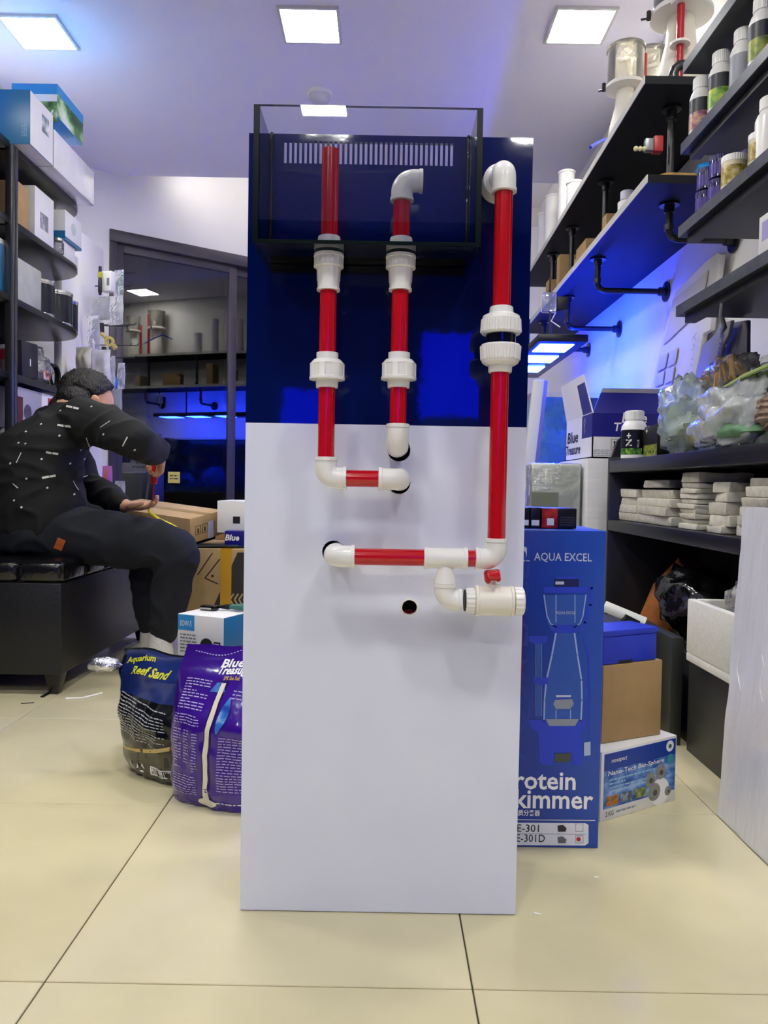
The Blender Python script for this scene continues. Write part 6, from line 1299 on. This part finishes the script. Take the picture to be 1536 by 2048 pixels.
# head frame: yaw follows the shoulders, tipped forward
hc = V(-1.128, 2.915, .992)
HM = Matrix.Translation(hc) @ Matrix.Rotation(HD-math.pi/2-.45, 4, 'Z') @ Matrix.Rotation(math.radians(-34), 4, 'X')      # local: x right, y forward, z up
def hl(x, y, z): return HM @ V(x, y, z)
def hand(b, w_, d, nrm, side, curl, spread=.012, L_=.085, thumb=None, bend0=.25):
    """palm and five fingers; d towards the fingers, nrm out of the back of the hand; curl per finger in radians"""
    d, nrm = V(d).normalized(), V(nrm); nrm = (nrm-d*nrm.dot(d)).normalized(); ac = d.cross(nrm)*side       # ac towards the thumb
    loft(b, [(V(w_)-d*.02, ac*.026, nrm*.020), (V(w_)+d*.01, ac*.027, nrm*.018), (V(w_)+d*L_*.45, ac*.039, nrm*.016), (V(w_)+d*L_*.85, ac*.041, nrm*.0145), (V(w_)+d*L_, ac*.036, nrm*.009)], 18)
    lens = (.064, .073, .068, .054)
    for k in range(4):
        o = V(w_)+d*(L_*.93-.004*abs(k-1))+ac*(.030-.020*k); a = bend0; p = o; pts = [o-d*.02, o]; r0 = (.0092, .0095, .009, .008)[k]; dd = (d+ac*(.12-.08*k)*spread/.012).normalized()
        for s_, f in enumerate((.46, .30, .24)):
            a_ = a; dirv = dd*math.cos(a_)-nrm*math.sin(a_); p = p+dirv*lens[k]*f; pts.append(p); a += curl[k]*(.9, .75, 0)[s_]
        b.tube(pts, [r0, r0, r0*.98, r0*.9, r0*.72], 10); b.ball(pts[-1], r0*.72, 10, 6); b.ball(pts[2], r0*1.03, 10, 6)
    t0 = V(w_)+d*.02+ac*.024-nrm*.004; th = thumb or (.75, .5, .35)
    td = (d*.65+ac*.75-nrm*th[0]*.4).normalized(); p1 = t0+td*.038; td2 = (d*.9+ac*(.35-th[1])-nrm*th[1]).normalized(); p2 = p1+td2*.03; td3 = (d*.8-ac*th[2]*.8-nrm*th[2]).normalized(); p3 = p2+td3*.024
    b.tube([t0, p1, p2, p3], [.0135, .0115, .0105, .0075], 10); b.ball(p3, .0075, 10, 6); b.ball(p1, .0117, 10, 6)
bo = MB()
loft(bo, [(pel-V(0, 0, .09), rv*.10, hv*.07), (pel, rv*.14, hv*.09), (wai, rv*.12, hv*.085), (che, rv*.14, hv*.095), (nb-V(0, 0, .03), rv*.10, hv*.06), (nb+V(0, 0, .01), rv*.055, hv*.055)])
limb(bo, [nb-V(0, 0, .02), nb+V(.01, .03, .03), hl(0, -.03, -.05)], [.058, .056, .056])
for sh, el, wr in ((shR, elR, wrR), (shL, elL, wrL)): limb(bo, [che+(sh-che)*.7, sh, (sh+el)/2, el, (el+wr)/2, wr], [.05, .05, .043, .038, .034, .025])
for hp_, kn, an in ((hipR, knR, anR), (hipL, knL, anL)):
    limb(bo, [hp_, (hp_+kn)/2, kn, kn*.6+an*.4+V(-.01, 0, 0), an, an-V(0, 0, .05)], [.075, .065, .05, .048, .034, .036])
    limb(bo, [an-V(.03, 0, .075), an+V(.06, .02, -.085), an+V(.14, .04, -.092)], [.034, .034, .024])
# skull, jaw, nose, ears
def hb(c, r, n=20, k=14, fn=None):
    t_ = MB(); t_.ball((0, 0, 0), r, n, k, fn); t_.v = [tuple(HM @ (V(v)+V(c))) for v in t_.v]; bo.add(t_.v, t_.f)
hb((0, -.008, .018), (.074, .096, .088)); hb((0, .022, -.04), (.058, .07, .075)); hb((0, .062, -.085), (.036, .032, .03)); hb((0, .098, -.028), (.012, .016, .026)); hb((0, .088, .012), (.05, .014, .014))
hb((0, .09, -.062), (.024, .01, .009))
for s_ in (-1, 1):
    hb((s_*.08, .022, .014), (.013, .02, .031)); hb((s_*.087, .017, .034), (.008, .014, .012)); hb((s_*.042, .07, -.03), (.018, .018, .016))
# right hand closed round the screwdriver handle (axis vertical), left hand palm up
sdx, sdy = -.848, 2.862
hand(bo, wrR+V(-.004, .014, -.004), V(-.25, .62, -.55), V(.85, .35, .2), -1, (1.5, 1.5, 1.5, 1.5), .004, .078, (.5, .6, .6), .55)
hand(bo, wrL+V(.012, -.008, 0), V(.93, -.22, .02), V(.15, .25, -1), -1, (.35, .55, .65, .8), .01, .082, (.6, .2, .2), .15)
body = remeshed(bo, 'body', SKIN, pr, .0042, 3)
# eyes, brows
for s_ in (-1, 1):
    t_ = MB(); t_.ball((s_*.03, .088, -.008), (.011, .006, .006), 10, 6); t_.v = [tuple(HM @ V(v)) for v in t_.v]; t_.build('eye', INK, pr, 60)
    t_ = MB(); t_.ball((s_*.03, .098, .014), (.019, .006, .005), 10, 6); t_.v = [tuple(HM @ V(v)) for v in t_.v]; t_.build('eyebrow', INK, pr, 60)
# hair: thick on top, faded at the sides
def hair_fn(u):
    r_ = 1.0; face = u.y*.75-u.z*.55
    if u.y > -.12:
        ff = u.y-.22+max(0, -u.z)*.45-max(0, u.z)*.35
        if ff > 0: r_ -= min(.4, ff*1.6)
    low = -u.z-.25
    if low > 0: r_ -= min(.3, low*(.42 if u.y > -.12 else .02))
    side = abs(u.x)-.55
    if side > 0 and u.z < .2 and u.y > -.55: r_ -= side*.55*(1-max(0, u.z)/.2)
    if u.z > -.35: r_ += .085*abs(mnoise.noise(u*7.5+V(3, 1, 7)))+.06*mnoise.noise(u*15)
    return u*r_
t_ = MB(); t_.ball((0, -.018, .026), (.086, .107, .1), 72, 48, hair_fn); t_.ball((0, -.06, -.055), (.064, .05, .075), 32, 20, lambda u: u*(1+.05*mnoise.noise(u*6))); t_.v = [tuple(HM @ V(v)) for v in t_.v]; t_.ball((-1.148, 2.864, 1.012), (.07, .064, .05), 28, 16, lambda u: u*(1+.06*mnoise.noise(u*6)))
t_.build('hair', mat('black_hair', '120f0d', .45, var=.5, vscale=45, bump=.9, bscale=120, stretch=(1, 1, .5)), pr, 80)
# sweatshirt
sw = MB()
def wr_noise(amp, f, seed):
    def g_(p): return amp*(mnoise.noise(p*f+V(seed, 0, 0))+.6*mnoise.noise(V(p.x*f*2.2, p.y*f*2.2, p.z*f*1.1)+V(0, seed, 0))) - 0
    return g_
loft(sw, [(pel+V(-.005, 0, -.075), rv*.165, hv*.125), (pel+V(-.01, 0, -.03), rv*.19, hv*.15), (pel+V(-.012, 0, .07), rv*.195, hv*.155), (wai, rv*.185, hv*.148), ((wai+che)/2+V(-.012, -.004, 0), rv*.195, hv*.15), (che+V(-.004, 0, 0), rv*.2, hv*.145), (che*.45+nb*.55, rv*.17, hv*.115), (nb+V(.0, .0, -.015), rv*.105, hv*.085), (nb+V(.008, .012, .018), rv*.066, hv*.066)], 36)
limb(sw, [nb-V(0, 0, .06)+rv*.05, shR+V(-.01, 0, -.02), (shR*.5+elR*.5), elR, (elR+wrR)/2+V(0, 0, -.004), wrR+(elR-wrR)*.10], [.085, .084, .073, .064, .056, .044])
limb(sw, [nb-V(0, 0, .06)-rv*.05, shL+V(0, 0, -.02), (shL*.5+elL*.5), elL, (elL+wrL)/2, wrL+(elL-wrL)*.10], [.085, .082, .071, .062, .054, .042])
limb(sw, [pel+hv*.11+V(0, 0, .03), pel+hv*.13+rv*.06+V(.03, 0, .02)], [.05, .04])
def fold(p):
    f = mnoise.noise(V(p.x*9, p.y*9, p.z*5)); g_ = 1-abs(mnoise.noise(V(p.x*7+p.z*6, p.y*8, p.z*13-p.x*5))); return .005*f+.011*(g_**4-.35)
sweat = remeshed(sw, 'sweatshirt', SWT, pr, .0075, 5, fold)
# trousers
tr = MB()
loft(tr, [(pel+V(0, 0, -.1), rv*.17, hv*.15), (pel+V(0, 0, -.04), rv*.185, hv*.155), (pel+V(-.005, 0, .06), rv*.165, hv*.13)], 28)
hemR = anR+V(.008, 0, .06)
limb(tr, [hipR+V(-.04, .02, -.015), hipR*.55+knR*.45+V(0, .02, -.012), knR+V(-.03, 0, -.004), knR*.7+hemR*.3+V(-.005, 0, 0), knR*.35+hemR*.65, hemR], [.118, .098, .08, .073, .062, .05], 20)
hemL = anL+V(0, 0, .06)
limb(tr, [hipL+V(-.03, -.02, 0), hipL*.5+knL*.5, knL, knL*.6+hemL*.4, hemL], [.11, .092, .076, .065, .05], 18)
def fold2(p):
    g_ = 1-abs(mnoise.noise(V(p.x*5+p.z*9, p.y*7, p.z*8-p.x*7))); return .010*(g_**4-.35)+.003*mnoise.noise(p*12)
trou = remeshed(tr, 'trousers', TRS, pr, .0085, 5, fold2)
# socks and shoes
SK_ = mat('light_grey_sock', 'c9c9c4', .8, var=.06, bump=.3, bscale=160)
for an in (anR, anL):
    s_ = MB(); limb(s_, [an+V(.004, 0, .065), an+V(0, 0, .02), an+V(0, 0, -.04)], [.042, .042, .045]); limb(s_, [an+V(-.025, 0, -.07), an+V(.06, .02, -.078), an+V(.12, .035, -.085)], [.044, .042, .034])
    remeshed(s_, 'sock', SK_, pr, .006, 4)
    s_ = MB(); limb(s_, [an-V(.03, 0, .092), an+V(.07, .02, -.092), an+V(.155, .045, -.094)], [.026, .03, .026]); o = remeshed(s_, 'slipper', mat('dark_slipper', '2a2a30', .6), pr, .006, 4)
# print on the sweatshirt and the label on the trousers
def bvh(o): me_ = o.data; return BVHTree.FromPolygons([v.co.copy() for v in me_.vertices], [tuple(p.vertices) for p in me_.polygons])
Bs, Bt = bvh(sweat), bvh(trou)
def hit(B, px, py): r_ = ray(px, py).normalized(); q = B.ray_cast(EYE, r_, 10); return (q[0], q[1]) if q[0] else (None, None)
def stripmark(b, B, pts, wd):
    P_ = []
    for i in range(len(pts)-1):
        k = 5
        for s_ in range(k+(i == len(pts)-2)):
            t_ = s_/k; q = hit(B, pts[i][0]*(1-t_)+pts[i+1][0]*t_, pts[i][1]*(1-t_)+pts[i+1][1]*t_)
            if q[0]: P_.append((q[0]+q[1]*.0015, q[1]))
    if len(P_) < 2: return
    vs = []
    for i, (p, n_) in enumerate(P_):
        d = (P_[min(i+1, len(P_)-1)][0]-P_[max(i-1, 0)][0]).normalized(); s_ = d.cross(n_).normalized()*wd/2; vs += [p-s_, p+s_]
    b.add(vs, [(2*i, 2*i+1, 2*i+3, 2*i+2) for i in range(len(P_)-1)])
PRT = mat('white_print', 'd8d8d2', .7)
for pts in (((133, 812), (145, 815)), ((147, 815), (158, 818)), ((115, 850), (128, 852)), ((130, 852), (142, 853)), ((92, 904), (103, 906)), ((105, 906), (116, 908)), ((84, 956), (98, 953)), ((99, 953), (111, 951))):
    b = MB(); stripmark(b, Bs, pts, .0075); b.build('printed_word', PRT, pr, weld=False) if b.v else None
for pts in (((201, 855), (221, 842)), ((245, 892), (255, 874)), ((173, 875), (178, 890), (182, 902), (185, 912)), ((33, 926), (43, 905)), ((26, 967), (36, 976)), ((146, 962), (151, 972), (157, 980)), ((166, 954), (175, 951))):
    b = MB(); stripmark(b, Bs, pts, .0035); b.build('printed_stroke', PRT, pr, weld=False) if b.v else None
for x_, y_ in ((372, 312), (563, 287), (253, 395), (160, 440), (365, 465), (637, 457), (827, 552), (497, 552), (256, 608), (430, 636), (163, 728), (518, 608), (625, 642), (290, 785), (455, 825), (88, 862), (133, 905), (65, 635), (115, 510), (157, 515)):
    x_, y_ = x_/3.072, 720+y_/3.072; b = MB(); stripmark(b, Bs, ((x_-1.8, y_+1), (x_+1.8, y_-1)), .006); b.build('printed_dot', PRT, pr, weld=False) if b.v else None
b = MB(); stripmark(b, Bt, ((124, 1078), (115, 1099)), .028); b.build('orange_label', mat('orange_label', 'b0561c', .6), pr, weld=False) if b.v else None
# ---- screwdriver, yellow tie
t = thing('screwdriver', 'red handled screwdriver held upright by the seated person', 'screwdriver', (sdx, sdy, .60)); zA, zB = at(307, 968, sdy).z, at(313, 925, sdy).z; ztip = at(304, 1012, sdy).z
xT = at(304, 1012, sdy).x; xA_ = at(307, 968, sdy).x; xB_ = at(313, 915, sdy).x; ax = V(xB_-xA_, 0, zB-zA)
RS = mat('red_screwdriver', 'c01c1c', .3)
ribbed((xA_, sdy, zA), ax, [(0, .009, 0), (.004, .0125, 0), (.02, .0125, 1), (.1, .014, 1), (.112, .011, 0)], 48, .0008, 8).build('handle', RS, t, 30); MB().cyl((xA_, sdy, zA), (xT, sdy, ztip), .0042, 12).build('shaft', mat('red_shaft', '7c1418', .3), t, 40)
tie = thing('yellow_tie', 'bright yellow plastic strip bent between the left hand and the box', 'strip', at(305, 1018, 2.84))
MB().tube([at(303, 1009, 2.86), at(297, 1016, 2.84), at(300, 1026, 2.83), at(318, 1039, 2.82), at(340, 1049, 2.81), at(353, 1056, 2.80)], .0062, 8).build('strip_body', mat('yellow_plastic', 'e8d838', .35), tie, 40)
pack('hanging_pack', 'orange and purple pouch hanging low behind the seated person', 203, 932, 226, 1004, 4.25, picmat('orange_purple_print', ('e04a28', 'e86a40', 'b070c8', '8a5ac0'), 9, stretch=(2, 1, .5)), 17)
pack('hanging_pack', 'crinkled clear pouch low at the foot of the glass door', 228, 962, 252, 1004, 4.45, CLP, 18)
